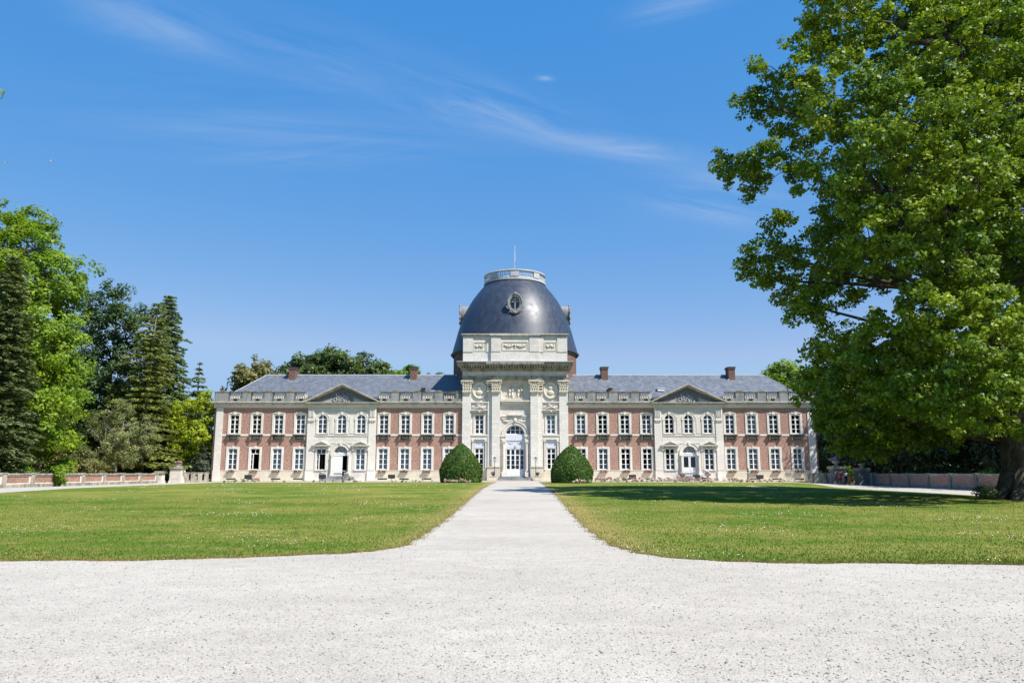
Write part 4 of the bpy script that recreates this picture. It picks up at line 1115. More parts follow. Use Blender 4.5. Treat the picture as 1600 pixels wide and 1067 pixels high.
# central bay
mb = MB()
mb.box(-1.95, 1.95, CY0 - .10, CY0 + .03, 11.55, 11.68); mb.box(-1.95, 1.95, CY0 - .10, CY0 + .03, 14.0, 14.12)
for s in (-1, 1): mb.box(s * 1.88 - .07, s * 1.88 + .07, CY0 - .10, CY0 + .03, 11.682, 13.998)
rl = CB(mb, 'relief_panel', M['stone_trim'])
g_ = MB(); r2 = random.Random(8)
for i, fx in enumerate((-.75, -.35, .45, .85)):
    h_ = 1.3 + .25 * (i % 2)
    g_.ball((fx, CY0 - .08, 11.9 + h_), (.13, .1, .15), 8, 5); g_.ball((fx, CY0 - .08, 11.75 + h_ * .72), (.2, .12, .36), 8, 5)
    g_.tube([(fx, CY0 - .08, 11.7 + h_ * .5), (fx + r2.uniform(-.2, .2), CY0 - .08, 11.72)], [.12, .07], 6)
    g_.tube([(fx, CY0 - .1, 11.85 + h_ * .75), (fx + r2.choice((-.4, .4)), CY0 - .12, 11.85 + h_ * .9)], [.06, .045], 5)
for i in range(24): g_.ball((r2.uniform(-1.2, 1.3), CY0 - .05, r2.uniform(11.72, 12.1)), (r2.uniform(.06, .14), .07, r2.uniform(.05, .12)), 6, 4)
CB(g_, 'figure_relief', M['relief'], True, parent=rl)
mb = MB(); mb.box(-2.02, 2.02, CY0 - .52, CY0 + .03, 11.22, 11.36); mb.box(-1.96, 1.96, CY0 - .40, CY0 + .03, 11.10, 11.218); mb.box(-1.9, 1.9, CY0 - .24, CY0 + .03, 10.9, 11.098)
for k in range(5): mb.ball((-1.7 + k * .85, CY0 - .3, 11.40), (.07, .07, .06), 6, 4)
CB(mb, 'ledge', M['stone_trim'])
mb = MB(); mb.box(-1.05, 1.05, CY0 - .28, CY0 + .02, 9.35, 9.52); mb.box(-1.85, -1.15, CY0 - .2, CY0 + .02, 9.2, 9.35); mb.box(1.15, 1.85, CY0 - .2, CY0 + .02, 9.2, 9.35)
mb.box(-1.8, -1.2, CY0 - .14, CY0 + .02, 8.95, 9.1); mb.box(1.2, 1.8, CY0 - .14, CY0 + .02, 8.95, 9.1)
for s in (-1, 1): garland(mb, s * .4, s * 1.7, 8.85, .28, CY0 - .1, .08)
mb.ball((0, CY0 - .22, 8.72), (.25, .16, .3), 8, 5)
CB(mb, 'cartouche', M['stone_trim'])
n_ = 24; zc = 6.82
arc = lambda rad: [(rad * math.cos(math.pi * i / n_), zc + rad * math.sin(math.pi * i / n_)) for i in range(n_ + 1)]
mb = MB()
mb.prism([(1.30, zc)] + arc(1.28) + [(-1.30, zc), (-1.30, 8.18), (1.30, 8.18)], CY0 + .02, CY0 + .5)
mb.prism(arc(1.62) + arc(1.27)[::-1], CY0 - .12, CY0 + .04); mb.prism(arc(1.80) + arc(1.625)[::-1], CY0 - .20, CY0 + .02)
for s in (-1, 1):
    a, b_ = sorted((s * 1.25, s * 2.0)); mb.box(a, b_, CY0 - .30, CY0 + .1, 6.50, 6.80); mb.box(a + .03, b_ - .03, CY0 - .2, CY0 + .1, 6.1, 6.498)
    mb.box(a + .0, b_ - .0, CY0 - .06, CY0 + .1, 1.27, 6.098)
    xx = s * 1.55
    mb.lathe([(.20, 1.9), (.20, 2.05), (.16, 2.12), (.155, 3.5), (.13, 5.55), (.2, 5.7), (.2, 5.8)], xx, CY0 - .22, 12)
    mb.box(xx - .26, xx + .26, CY0 - .5, CY0, .75, 1.898); mb.box(xx - .22, xx + .22, CY0 - .44, CY0, 5.8, 5.92)
    scroll(mb, xx - .2, CY0 - .36, 5.75, .12, thick=.045); scroll(mb, xx + .2, CY0 - .36, 5.75, .12, flip=-1, thick=.045); mb.box(xx - .2, xx + .2, CY0 - .4, CY0, 5.92, 6.098)
CB(mb, 'portal_surround', M['stone_trim'])
mb = MB()
mb.prism(arc(1.27) + [(x, max(z, zc)) for x, z in arc(1.16)][::-1], CY0 + .3, CY0 + .38)
mb.box(-1.27, 1.27, CY0 + .29, CY0 + .38, zc - .02, zc + .1)
for x in (-.62, 0, .62): mb.box(x - .045, x + .045, CY0 + .3, CY0 + .37, zc + .1, zc + math.sqrt(1.2 ** 2 - x * x))
mb.box(-1.1, 1.1, CY0 + .305, CY0 + .37, zc + .58, zc + .64)
fan = CB(mb, 'fanlight', M['white'])
mb = MB(); mb.prism(arc(1.2), CY0 + .335, CY0 + .345); CB(mb, 'glass', M['glass'], parent=fan)
mb = MB(); mb.box(-1.27, 1.27, CY0 + .12, CY0 + .4, 6.0, zc - .022); mb.box(-1.27, 1.27, CY0 + .2, CY0 + .4, 5.05, 5.998)
tp = CB(mb, 'overdoor_panel', M['lilac'])
g_ = MB()
for s in (-1, 1): garland(g_, s * .62 - .32, s * .62 + .32, 5.72, .12, CY0 + .18, .03)
g_.ball((0, CY0 + .15, 5.12), (.16, .06, .12), 8, 5); g_.ball((0, CY0 + .15, 5.26), (.08, .05, .08), 8, 5)
CB(g_, 'garland', M['relief_grey'], parent=tp)
mb = MB(); mb.box(-1.27, 1.27, CY0 + .22, CY0 + .4, 4.9, 5.048); CB(mb, 'transom', M['white'])
for k in range(4):
    x0 = -1.22 + k * .61; x1 = x0 + .608; d_ = MB(); z0, z1 = 1.3, 4.898; ya, yb = CY0 + .28, CY0 + .35
    zm = 2.15
    d_.box(x0, x1, ya, yb, z0, zm); d_.box(x0 + .09, x1 - .09, ya - .03, ya, z0 + .12, zm - .12)
    d_.box(x0, x0 + .10, ya, yb, zm, z1); d_.box(x1 - .10, x1, ya, yb, zm, z1)
    for z, hh in ((z1 - .06, .06), (4.08, .06), (3.42, .022), (2.78, .022), (zm + .04, .045)): d_.box(x0 + .1, x1 - .1, ya + .004, yb, z - hh, z + hh)
    dd = CB(d_, 'door', M['white'] if k != 3 else M['lilac'])
    g_ = MB(); g_.box(x0 + .1, x1 - .1, ya + .03, ya + .04, zm, z1 - .1); CB(g_, 'glass', M['glass'], parent=dd)
    if k in (1, 2):
        g_ = MB(); g_.ball((x1 - .05 if k == 1 else x0 + .05, ya - .05, 2.5), .045, 6, 4); g_.tube([(x1 - .05 if k == 1 else x0 + .05, ya - .05, 2.35), (x1 - .05 if k == 1 else x0 + .05, ya - .05, 2.65)], [.02, .02], 5); CB(g_, 'handle', M['iron'], parent=dd)
mb = MB()
for k in range(3): mb.box(-2.35 + .12 * k, 2.35 - .12 * k, TY - 1.55 + .36 * k, CY0 + .3, .70 + .18 * k, .88 + .18 * k - .003)
CB(mb, 'entrance_steps', M['stone_grey'])
# entablature
def stepped(mb_, z0, z1, p, x_out):
    """main block with the centre bay standing 0.3 m proud"""
    mb_.box(-x_out, x_out, TY - p, 6.4, z0, z1); mb_.box(-3.72 - p * .2, 3.72 + p * .2, TY - p - .3, TY - p + .01, z0 + .002, z1 - .002)
mb = MB(); stepped(mb, 14.15, 14.42, .05, TW + .05); stepped(mb, 14.422, 14.66, .12, TW + .12); CB(mb, 'architrave', M['stone_weathered'])
mb = MB(); stepped(mb, 14.662, 15.30, .03, TW + .03); fz = CB(mb, 'frieze', M['stone'])
g_ = MB()
for k in range(13): g_.ball((-6.6 + k * 1.1, TY - .06 - (.3 if abs(-6.6 + k * 1.1) < 3.7 else 0), 14.98), (.07, .04, .07), 6, 4)

for q_ in pieces(g_): CB(q_, 'rosette', M['relief_grey'], parent=fz)
mb = MB(); stepped(mb, 15.302, 15.52, .24, TW + .22)
x = -TW - .2
while x <= TW + .2: mb.box(x - .11, x + .11, TY - .72 - (.3 if abs(x) < 3.6 else 0), TY - .2, 15.70, 15.97); x += .355
stepped(mb, 15.522, 15.698, .36, TW + .30); stepped(mb, 15.972, 16.15, .88, TW + .62); stepped(mb, 16.152, 16.45, 1.02, TW + .76)
CB(mb, 'main_cornice', M['stone_weathered'])
mb = MB(); mb.prism([(-TW - .78, 16.452), (TW + .78, 16.452), (TW + .7, 16.52), (-TW - .7, 16.52)], TY - 1.34, 3.0); CB(mb, 'lead_flashing', M['lead'])
# attic
AY = TY + .1
mb = MB(); mb.box(-TW, TW, AY, 5.6, 16.5, 18.0); mb.box(-3.3, 3.3, AY - .3, AY + .05, 16.5, 17.998)
CB(mb, 'attic_base', M['stone'])
mb = MB(); mb.box(-TW + .02, TW - .02, AY + .03, 5.6, 18.0, 20.2); mb.box(-3.25, 3.25, AY - .26, AY + .05, 18.0, 20.198)
for (a, b_) in ((-TW, -5.75), (-3.9, -3.28), (3.28, 3.9), (5.75, TW)): mb.box(a, b_, AY - .08, AY + .06, 17.998, 20.1)
for (a, b_) in ((-3.27, -1.95), (1.95, 3.27)): mb.box(a, b_, AY - .36, AY - .2, 18.0, 20.1)
at_ = CB(mb, 'attic', M['stone'])
mb = MB()
for (a, b_, y_) in ((-5.70, -3.98, AY + .03), (-1.78, 1.78, AY - .26), (3.98, 5.70, AY + .03)):
    for r_ in ((a, b_, 18.12, 18.22), (a, b_, 19.28, 19.38), (a, a + .1, 18.22, 19.28), (b_ - .1, b_, 18.22, 19.28)): mb.box(r_[0], r_[1], y_ - .07, y_ + .02, r_[2], r_[3])
    c = (a + b_) / 2; q = (b_ - a) / 2
    for s in (-1, 1): garland(mb, c + s * .08, c + s * (q - .25), 18.95, .22, y_ - .06, .09)
    for i in range(8 if q < 1 else 14): mb.ball((rnd.uniform(a + .3, b_ - .3), y_ - .04, rnd.uniform(18.5, 19.1)), (.1, .06, .1), 6, 4)
    mb.ball((c, y_ - .08, 18.9), (.16, .1, .22), 8, 5)
CB(mb, 'relief_frames', M['relief'], parent=at_)
mb = MB(); mb.box(-TW - .1, TW + .1, AY - .14, 5.7, 20.2, 20.36); mb.box(-TW - .22, TW + .22, AY - .3, 5.8, 20.362, 20.48); mb.box(-3.45, 3.45, AY - .52, AY - .29, 20.2, 20.478)
CB(mb, 'attic_cornice', M['stone_cornice'])

# ---- drum, dome, crown balustrade ------------------------------------------
DY = 10.0; NS = 96
mb = MB(); mb.lathe([(9.15, 8.0), (9.15, 18.75)], 0, DY, NS, cap=False); CB(mb, 'drum', M['brick_dark'], True)
prof = [(9.30, 18.70), (9.50, 18.86), (9.62, 19.02), (9.45, 19.12)]
mb = MB(); mb.lathe(prof, 0, DY, NS, cap=False); CB(mb, 'dome_gutter', M['lead_dark'], True)
pr = [(9.42, 19.10), (9.28, 19.7), (9.12, 20.3), (8.92, 21.0), (8.62, 22.2), (8.20, 23.6), (7.72, 24.9), (7.15, 26.05), (6.5, 27.2), (5.75, 28.25), (5.1, 29.05), (4.55, 29.7), (4.3, 30.0)]
def prz(z):
    for (r0, z0), (r1, z1) in zip(pr, pr[1:]):
        if z0 <= z <= z1: return r0 + (r1 - r0) * (z - z0) / (z1 - z0)
    return pr[0][0]
mb = MB(); mb.lathe(pr, 0, 0, NS, cap=False)
dome = link('dome', mb.mesh('dome', M['dome_slate'], True), chateau, (0, DY, -ZB))
mb = MB(); mb.lathe([(4.2, 29.75), (4.72, 29.72), (4.72, 29.95), (4.55, 30.0), (4.55, 30.2), (3.6, 30.2)], 0, 0, 48, cap=False)
mb.lathe([(4.28, 31.05), (4.28, 30.98), (4.66, 30.98), (4.72, 31.1), (4.66, 31.22), (4.28, 31.22), (4.28, 31.05)], 0, 0, 48, cap=False)
for k in range(48):
    a = 2 * math.pi * (k + .5) / 48
    x, y = 4.46 * math.cos(a), 4.46 * math.sin(a)
    if k % 6 in (0, 5):
        q = .30; c_, s_2 = math.cos(a), math.sin(a)
        vs = []
        for z in (30.2, 30.98):
            for (dr, dt) in ((-.16, -q), (.16, -q), (.16, q), (-.16, q)): vs.append((x + dr * c_ - dt * s_2, y + dr * s_2 + dt * c_, z))
        mb.add(vs, [(0, 3, 2, 1), (4, 5, 6, 7), (0, 1, 5, 4), (1, 2, 6, 5), (2, 3, 7, 6), (3, 0, 4, 7)])
    else:
        for da in (-.03, .03):
            a2 = a + da; baluster(mb, 4.46 * math.cos(a2), 4.46 * math.sin(a2), 30.2, 30.98)
mb.lathe([(3.7, 30.0), (3.7, 30.22), (0.05, 30.9)], 0, 0, 32, cap=False)
link('crown_balustrade', mb.mesh('crown_balustrade', M['ring'], False), dome)
mb = MB(); mb.tube([(0, 0, 30.6), (0, 0, 34), (0, 0, 36.1)], [.07, .05, .03], 8); mb.ball((0, 0, 36.1), .08)
pole = link('flagpole', mb.mesh('flagpole', M['poleM']), dome)
mb = MB(); vs = []
for i in range(8):
    z = 33.9 - i * .3; vs += [(.05, 0, z), (.12 + .05 * math.sin(i * 1.3), -.1 + .05 * math.cos(i * 2), z - .1)]
mb.add(vs, [(2 * i, 2 * i + 1, 2 * i + 3, 2 * i + 2) for i in range(7)])
link('flag', mb.mesh('flag', M['flagw']), pole)
# oval dormers on three visible sides
om = MB(); hole = MB(); n_ = 24
rx, rz_ = .95, 1.25
ring_o = [(rx * math.cos(2 * math.pi * i / n_), rz_ * math.sin(2 * math.pi * i / n_)) for i in range(n_)]
ring_i = [(q[0] * .72, q[1] * .76) for q in ring_o]
yf, yb = -.75, 1.9
vs = [(x, yf, z) for x, z in ring_o] + [(x, yf, z) for x, z in ring_i] + [(x, yb, z) for x, z in ring_o] + [(x, yf + .35, z) for x, z in ring_i]
fs = []
for i in range(n_):
    k = (i + 1) % n_
    fs += [(i, k, n_ + k, n_ + i), (i, 2 * n_ + i, 2 * n_ + k, k), (n_ + i, n_ + k, 3 * n_ + k, 3 * n_ + i)]
om.add(vs, fs)
om.tube([(x * 1.04, yf, z * 1.04) for x, z in ring_o] + [(ring_o[0][0] * 1.04, yf, 0)], [.11] * (n_ + 1), 6)
for s in (-1, 1):
    scroll(om, s * .95, yf, -.7, .28, 1.3, .11, s); scroll(om, s * .45, yf, -1.25, .25, 1.3, .12, s); om.ball((s * .98, yf, .2), (.14, .15, .3), 8, 5)
om.ball((0, yf, -1.42), (.42, .25, .18), 8, 5); om.ball((0, yf - .05, 1.34), (.3, .2, .18), 8, 5)
om.prism([(-.9, -1.75), (.9, -1.75), (1.0, -1.2), (-1.0, -1.2)], yf + .2, yf + 1.0)
om_me = om.mesh('oval_dormer', M['stone_grey'], False)
hole.prism(ring_i, yf + .34, yf + .36); hm = hole.mesh('glass', M['glass'])
back = MB(); back.prism([(x * 1.2, z * 1.2) for x, z in ring_i], .9, .95); bm_ = back.mesh('dark_interior', M['void'])
bars = MB(); bars.box(-.03, .03, yf + .3, yf + .34, -.95, .95); bars.box(-.68, .68, yf + .3, yf + .34, .2, .26); bars.box(-.45, .45, yf + .3, yf + .34, .55, .60)
brm = bars.mesh('bars', M['white'])
for a in (0, math.pi / 2, -math.pi / 2):
    z = 25.35; r_ = prz(z)
    v_ = Vector((math.sin(a) * r_, -math.cos(a) * r_, z))
    o = link('oval_dormer', om_me, dome, v_, a)
    for nm, me_ in (('glass', hm),): pass
    # glazing, bars and inner wall share the dormer's mesh frame: fold them in as sub-parts of the chateau's dormer part
    bpy.data.objects.remove(o)
    base_v = v_ + Vector((0, DY, -ZB))
    o = link('oval_dormer', om_me, chateau, base_v, a)
    link('glass', hm, o); link('bars', brm, o); link('inner_wall', bm_, o)

# ================================================================== TREES
def leaf_cloud(name, C, Rr, n_per, size, m, center, flat=0.75, up=0.5, seed=0, aspect=0.62, out=0.7, parent=None):
    """leaf-sized kites gathered in clumps; C (k,3) clump centres, Rr (k,) radii"""
    g = np.random.default_rng(seed)
    k = len(C)
    cnt = np.maximum(6, (n_per * (Rr / Rr.mean()) ** 2 * g.uniform(0.6, 1.3, k))).astype(int)
    idx = np.repeat(np.arange(k), cnt); n = len(idx)
    d = g.normal(size=(n, 3)); d /= np.linalg.norm(d, axis=1)[:, None]
    rad = Rr[idx] * g.uniform(0.15, 1.0, n) ** 0.45 * g.choice([1, 1, 1, 1.25], n)
    P = C[idx] + d * rad[:, None] * np.array([1, 1, flat])
    o = P - np.array(center); o /= np.linalg.norm(o, axis=1)[:, None] + 1e-6
    nrm = d * 0.5 + o * out + np.array([0, 0, up]) + g.normal(0, 0.55, (n, 3)); nrm /= np.linalg.norm(nrm, axis=1)[:, None]
    a = np.cross(nrm, g.normal(size=(n, 3))); a /= np.linalg.norm(a, axis=1)[:, None] + 1e-9
    b_ = np.cross(nrm, a)
    s = size * g.uniform(0.6, 1.35, n)[:, None]
    V = np.zeros((n, 4, 3))
    V[:, 0] = P - a * s * .5
    V[:, 1] = P + b_ * s * .5 * aspect - nrm * s * .10
    V[:, 2] = P + a * s * .5
    V[:, 3] = P - b_ * s * .5 * aspect - nrm * s * .10
    me = npmesh(name, V.reshape(-1, 3), np.arange(n * 4).reshape(n, 4), m)
    return me, n

def clumps(lobes, dens, cr, seed, inner=0.35, zmin=None):
    """clump centres near the shells of overlapping lobes (x,y,z,r)"""
    g = np.random.default_rng(seed); out = []; rr = []
    L = np.array([l[:4] for l in lobes], float)
    for i, (x, y, z, r) in enumerate(L):
        k = max(4, int(dens * r * r))
        d = g.normal(size=(k, 3)); d /= np.linalg.norm(d, axis=1)[:, None]
        ph = g.uniform(0, 6.28, 3)
        lump = 1 + .24 * np.sin(d[:, 0] * 5 + ph[0]) * np.sin(d[:, 2] * 6 + ph[1]) + .10 * np.sin(d[:, 1] * 9 + ph[2])
        q = np.where(g.random(k) < inner, g.uniform(0.2, 0.8, k), g.uniform(0.78, 1.02, k)) * lump
        far = g.random(k) < .16; q = np.where(far, g.uniform(1.0, 1.28, k), q)
        P = np.array([x, y, z]) + d * (r * q)[:, None] * np.array([1, 1, .85])
        for p, fr_ in zip(P, far):
            dist = np.linalg.norm((p - L[:, :3]), axis=1) / L[:, 3]
            dist[i] = 9
            if dist.min() < 0.62 and g.random() < 0.75: continue
            if zmin is not None and p[2] < zmin: continue
            out.append(p); rr.append(cr * g.uniform(0.6, 1.35) * (.62 if fr_ else 1))
    return np.array(out), np.array(rr)

def limbs(trunk_pts, trunk_r, lobes, cl, seed, bark, twigs=140, rl=0.2):
    g = random.Random(seed); mb_ = MB()
    # trunk with flared, slightly ridged foot
    mb_.tube(trunk_pts, trunk_r, 12)
    T = [Vector(p) for p in trunk_pts]
    nodes = []
    for (x, y, z, r) in [l[:4] for l in lobes]:
        c = Vector((x, y, z))
        best = min(T[1:], key=lambda q: (q - c).length + (3 if q.z > c.z + .5 else 0))
        k = [best, best.lerp(c, .33) + Vector((g.uniform(-.4, .4), g.uniform(-.4, .4), g.uniform(.0, .8))), best.lerp(c, .7) + Vector((g.uniform(-.5, .5), g.uniform(-.5, .5), g.uniform(-.2, .8))), c]
        r0 = min(rl * (r / 3) ** .7, trunk_r[-1] * 1.2 + .1)
        mb_.tube(k, [r0, r0 * .75, r0 * .5, r0 * .3], 6)
        nodes += [(k[2], r0 * .5), (c, r0 * .3), (k[2].lerp(c, .5), r0 * .4)]
    if len(cl):
        for i in g.sample(range(len(cl)), min(twigs, len(cl))):
            c = Vector(cl[i]); nb, rr_ = min(nodes, key=lambda q: (q[0] - c).length)
            md_ = nb.lerp(c, .5) + Vector((g.uniform(-.2, .2), g.uniform(-.2, .2), g.uniform(0, .35)))
            mb_.tube([nb, md_, c], [rr_ * .55, rr_ * .35, .015], 4)
    return mb_

def tree(name, label, base, lobes, leaf, bark, dens, cr, n_per, size, seed, trunk_r=0.3, group=None, cat='tree', flat=.75, zmin=None, top=None, twigs=140, inner=.35, rl=.2, up=.5, aspect=.62):
    bx, by, bz = base
    t_ = thing(name, label, cat, base, 0, group)
    L = [(l[0] - bx, l[1] - by, l[2] - bz, l[3]) for l in lobes]
    C, Rr = clumps(L, dens, cr, seed, inner, zmin)
    cen = np.array([[l[0] * l[3], l[1] * l[3], l[2] * l[3]] for l in L]).sum(0) / sum(l[3] for l in L)
    me, n = leaf_cloud('crown', C, Rr, n_per, size, M[leaf], cen, flat, up, seed + 1, aspect=aspect)
    link('crown', me, t_)
    zt = top or max(l[2] for l in L) * .86
    g = random.Random(seed)
    tx, ty = cen[0], cen[1]
    pts = [(0, 0, -.1), (0, 0, .25), (tx * .05, ty * .05, zt * .12), (tx * .15 + g.uniform(-.2, .2), ty * .15, zt * .3), (tx * .4, ty * .4 + g.uniform(-.3, .3), zt * .5), (tx * .7, ty * .7, zt * .72), (tx, ty, zt)]
    rr = [trunk_r * q for q in (1.5, 1.15, .95, .8, .6, .4, .12)]
    limbs(pts, rr, L, C, seed, bark, twigs, rl).build('trunk', M[bark], t_, smooth=True)
    return t_

def pl(px, py, D, rpx, dy=0.0, k=1.0):
    """lobe surveyed from the photo: centre seen at (px,py), standing at depth D+dy, radius in photo px"""
    x, z = at(px, py, D + dy)
    return (x, D + dy, z, rpx * (D + dy) / 1200 * k)

def conifer(name, label, base, h, r0, leaf, seed, group=None, levels=26, droop=.25, bare=0.06, twigs=True, cat='conifer', card=.34, lean=0, dens=1.0, prof=1.0, trunk_r=.28, bark='bark_grey', gap=0.0):
    g = random.Random(seed); t_ = thing(name, label, cat, base, 0, group)
    mb_ = MB(); P = []; A = []; S = []
    tp = lambda q: (lean * q * q, 0, h * q)
    mb_.tube([(0, 0, -.1), tp(.03), tp(.3), tp(.6), tp(.85), tp(1)], [trunk_r * q for q in (1.5, 1.1, .8, .5, .25, .04)], 8)
    for li in range(levels):
        q = bare + (1 - bare) * (li + g.random() * .6) / levels
        L_ = r0 * (1 - q) ** prof * g.uniform(.75, 1.12) + .15
        nb = max(4, int(8 * (1 - q) + 5))
        off = g.uniform(0, 6)
        for b_i in range(nb):
            if g.random() < gap: continue
            a = off + 2 * math.pi * b_i / nb + g.uniform(-.25, .25)
            Lb = L_ * g.uniform(.65, 1.15); x0, y0, z0 = tp(q)
            pts = []
            for s in range(6):
                u = s / 5
                pts.append((x0 + math.cos(a) * Lb * u, y0 + math.sin(a) * Lb * u, z0 + (.25 - droop * 2.2 * u + .9 * droop * u * u) * Lb * u))
            if twigs: mb_.tube([pts[0], pts[3], pts[5]], [.05 * (1 - q) + .02, .02, .01], 4)
            m_ = max(5, int(Lb * 7 * dens))
            for s in range(m_):
                u = .15 + .85 * (s + g.random()) / m_
                i0 = min(4, int(u * 5)); f_ = u * 5 - i0
                c = Vector(pts[i0]).lerp(Vector(pts[i0 + 1]), f_)
                wd = .42 * Lb * (1.05 - u) * g.uniform(-1, 1)
                c += Vector((-math.sin(a) * wd, math.cos(a) * wd, g.uniform(-.18, .06) - abs(wd) * .12))
                for rep_ in range(3):
                    P.append(c + Vector((g.gauss(0, .08), g.gauss(0, .08), g.gauss(0, .07))))
                    aa = a + g.uniform(-.9, .9); A.append((math.cos(aa), math.sin(aa), g.uniform(-.55, .15))); S.append(card * g.uniform(.6, 1.3))
    P = np.array([tuple(p) for p in P]); A = np.array(A); A /= np.linalg.norm(A, axis=1)[:, None]; S = np.array(S)[:, None]
    g2 = np.random.default_rng(seed); nr = g2.normal(0, .5, P.shape) + np.array([0, 0, 1.0])
    B = np.cross(A, nr); B /= np.linalg.norm(B, axis=1)[:, None]
    n = len(P); V = np.zeros((n, 4, 3)); V[:, 0] = P - A * S * .5; V[:, 1] = P + B * S * .20; V[:, 2] = P + A * S * .5; V[:, 3] = P - B * S * .20
    link('crown', npmesh('crown', V.reshape(-1, 3), np.arange(n * 4).reshape(n, 4), M[leaf]), t_)
    mb_.build('trunk', M[bark], t_, smooth=True)
    return t_
def topz(py, D): return at(800, py, D)[1]
def px_x(px, D, py=700): return at(px, py, D)[0]

# ---- the great plane tree on the right --------------------------------------
BD = 43.0
bx = px_x(1606, BD, 780); bz = gz(bx, BD)
LB = [ # px, py, r, dy
 (1330, 20, 80, -2), (1420, -30, 100, 2), (1540, -20, 110, -2), (1600, 60, 110, 3), (1700, 0, 150, 0), (1500, 70, 95, -6), (1400, 90, 85, 5), (1290, 60, 50, 3),
 (1225, 120, 52, -2), (1190, 165, 38, 0), (1262, 185, 55, 3), (1330, 150, 80, -6), (1430, 190, 90, -8), (1540, 180, 90, -7), (1620, 220, 100, 2), (1720, 220, 150, 0),
 (1150, 258, 34, 0), (1190, 250, 34, -2), (1235, 262, 38, 2), (1172, 290, 26, 1),
 (1300, 280, 60, -5), (1390, 300, 75, 4), (1330, 340, 62, 6), (1480, 300, 70, 6), (1600, 330, 90, -4),
 (1205, 395, 42, -1), (1185, 425, 30, 0), (1240, 440, 50, 2), (1285, 385, 52, -3), (1268, 478, 40, -2), (1320, 430, 62, 4), (1360, 380, 55, 7), (1215, 345, 26, 2),
 (1460, 420, 60, 8), (1560, 450, 60, 8),
 (1375, 235, 50, -9), (1440, 265, 48, -9), (1330, 300, 46, -8), (1405, 340, 55, -9), (1480, 340, 50, -10), (1530, 270, 60, -10), (1350, 400, 42, -7), (1440, 410, 45, -9), (1510, 405, 50, -9),
 (1480, 480, 78, -9), (1560, 520, 80, -8), (1420, 520, 70, -7), (1400, 580, 85, -5), (1500, 590, 90, -8), (1600, 600, 80, -6), (1700, 560, 130, -2), (1700, 400, 130, 0),
 (1300, 560, 48, -3), (1290, 610, 42, -2), (1340, 620, 62, -1), (1320, 545, 42, 1), (1345, 668, 45, 0), (1400, 660, 52, 2), (1460, 655, 50, 3), (1520, 640, 48, -3), (1555, 640, 42, 2), (1325, 690, 26, 1), (1372, 690, 28, 3), (1292, 655, 24, 1), (1425, 685, 26, 4), (1475, 678, 26, 2),
 (1275, 575, 26, 2), (1305, 655, 30, 3), (1430, 610, 60, 8), (1540, 590, 60, 9), (1640, 640, 45, 3),
]
lobes = [pl(px, py, BD, r, dy) for px, py, r, dy in LB]
lobes += [(31, 49, 30, 5), (34, 40, 26, 5.5), (29, 49, 22, 5), (36, 50, 20, 6), (31, 46, 34, 4.5)]
t_ = thing('plane_tree', 'huge plane tree with thick flaking trunk filling the right of the view', 'tree', (bx, BD, bz))
L = [(l[0] - bx, l[1] - BD, l[2] - bz, l[3]) for l in lobes]
C, Rr = clumps(L, 15, 0.44, 21, 0.2)
keep = C[:, 2] > 2.3
C, Rr = C[keep], Rr[keep]
me, nlf = leaf_cloud('crown', C, Rr, 58, 0.205, M['leaf_plane'], (2, 0, 12), .7, .45, 22, aspect=.8, out=.35)
link('crown', me, t_)
print('plane leaves', nlf)
tr_pts = [(0, 0, -.2), (0, 0, .15), (-.02, 0, .6), (-.08, 0, 1.6), (-.15, 0, 3.0), (-.3, 0, 5.0), (-.6, 0, 7.5), (-1.2, .4, 11), (-1.8, .2, 15), (-1.6, 0, 20), (-1.5, 0, 27)]
mb = limbs(tr_pts, [1.75, 1.5, 1.2, 1.02, 1.0, 1.05, .85, .62, .5, .35, .1], [l for l in L if l[3] > 1.25], C, 23, 'bark_plane', 420, .30)
g = random.Random(4)
for k in range(11):    # root buttresses
    a = 2 * math.pi * k / 11 + g.uniform(-.2, .2); q = g.uniform(1.9, 2.6)
    mb.tube([(math.cos(a) * .75, math.sin(a) * .75, 1.9), (math.cos(a) * 1.1, math.sin(a) * 1.1, .65), (math.cos(a) * q * .8, math.sin(a) * q * .8, .18), (math.cos(a) * q, math.sin(a) * q, -.1)], [.30, .36, .26, .1], 7)
# a few great boughs seen between the leaves
for (px, py, dy), r_ in (((1385, 190, -2), .24), ((1405, 240, 2), .3), ((1345, 260, -3), .2), ((1400, 300, -4), .28), ((1310, 210, -4), .16), ((1500, 200, 1), .3)):
    x, z = at(px, py, BD + dy)
    s0 = Vector((-.7, 0, 8.5)); e = Vector((x - bx, dy, z - bz))
    mb.tube([s0, s0.lerp(e, .4) + Vector((0, 0, -.5)), s0.lerp(e, .75), e, e + Vector((g.uniform(-1, .5), 0, 3.5))], [.32, .24, r_ * .8, r_ * .6, r_ * .35], 8)
mb.build('trunk', M['bark_plane'], t_, smooth=True)
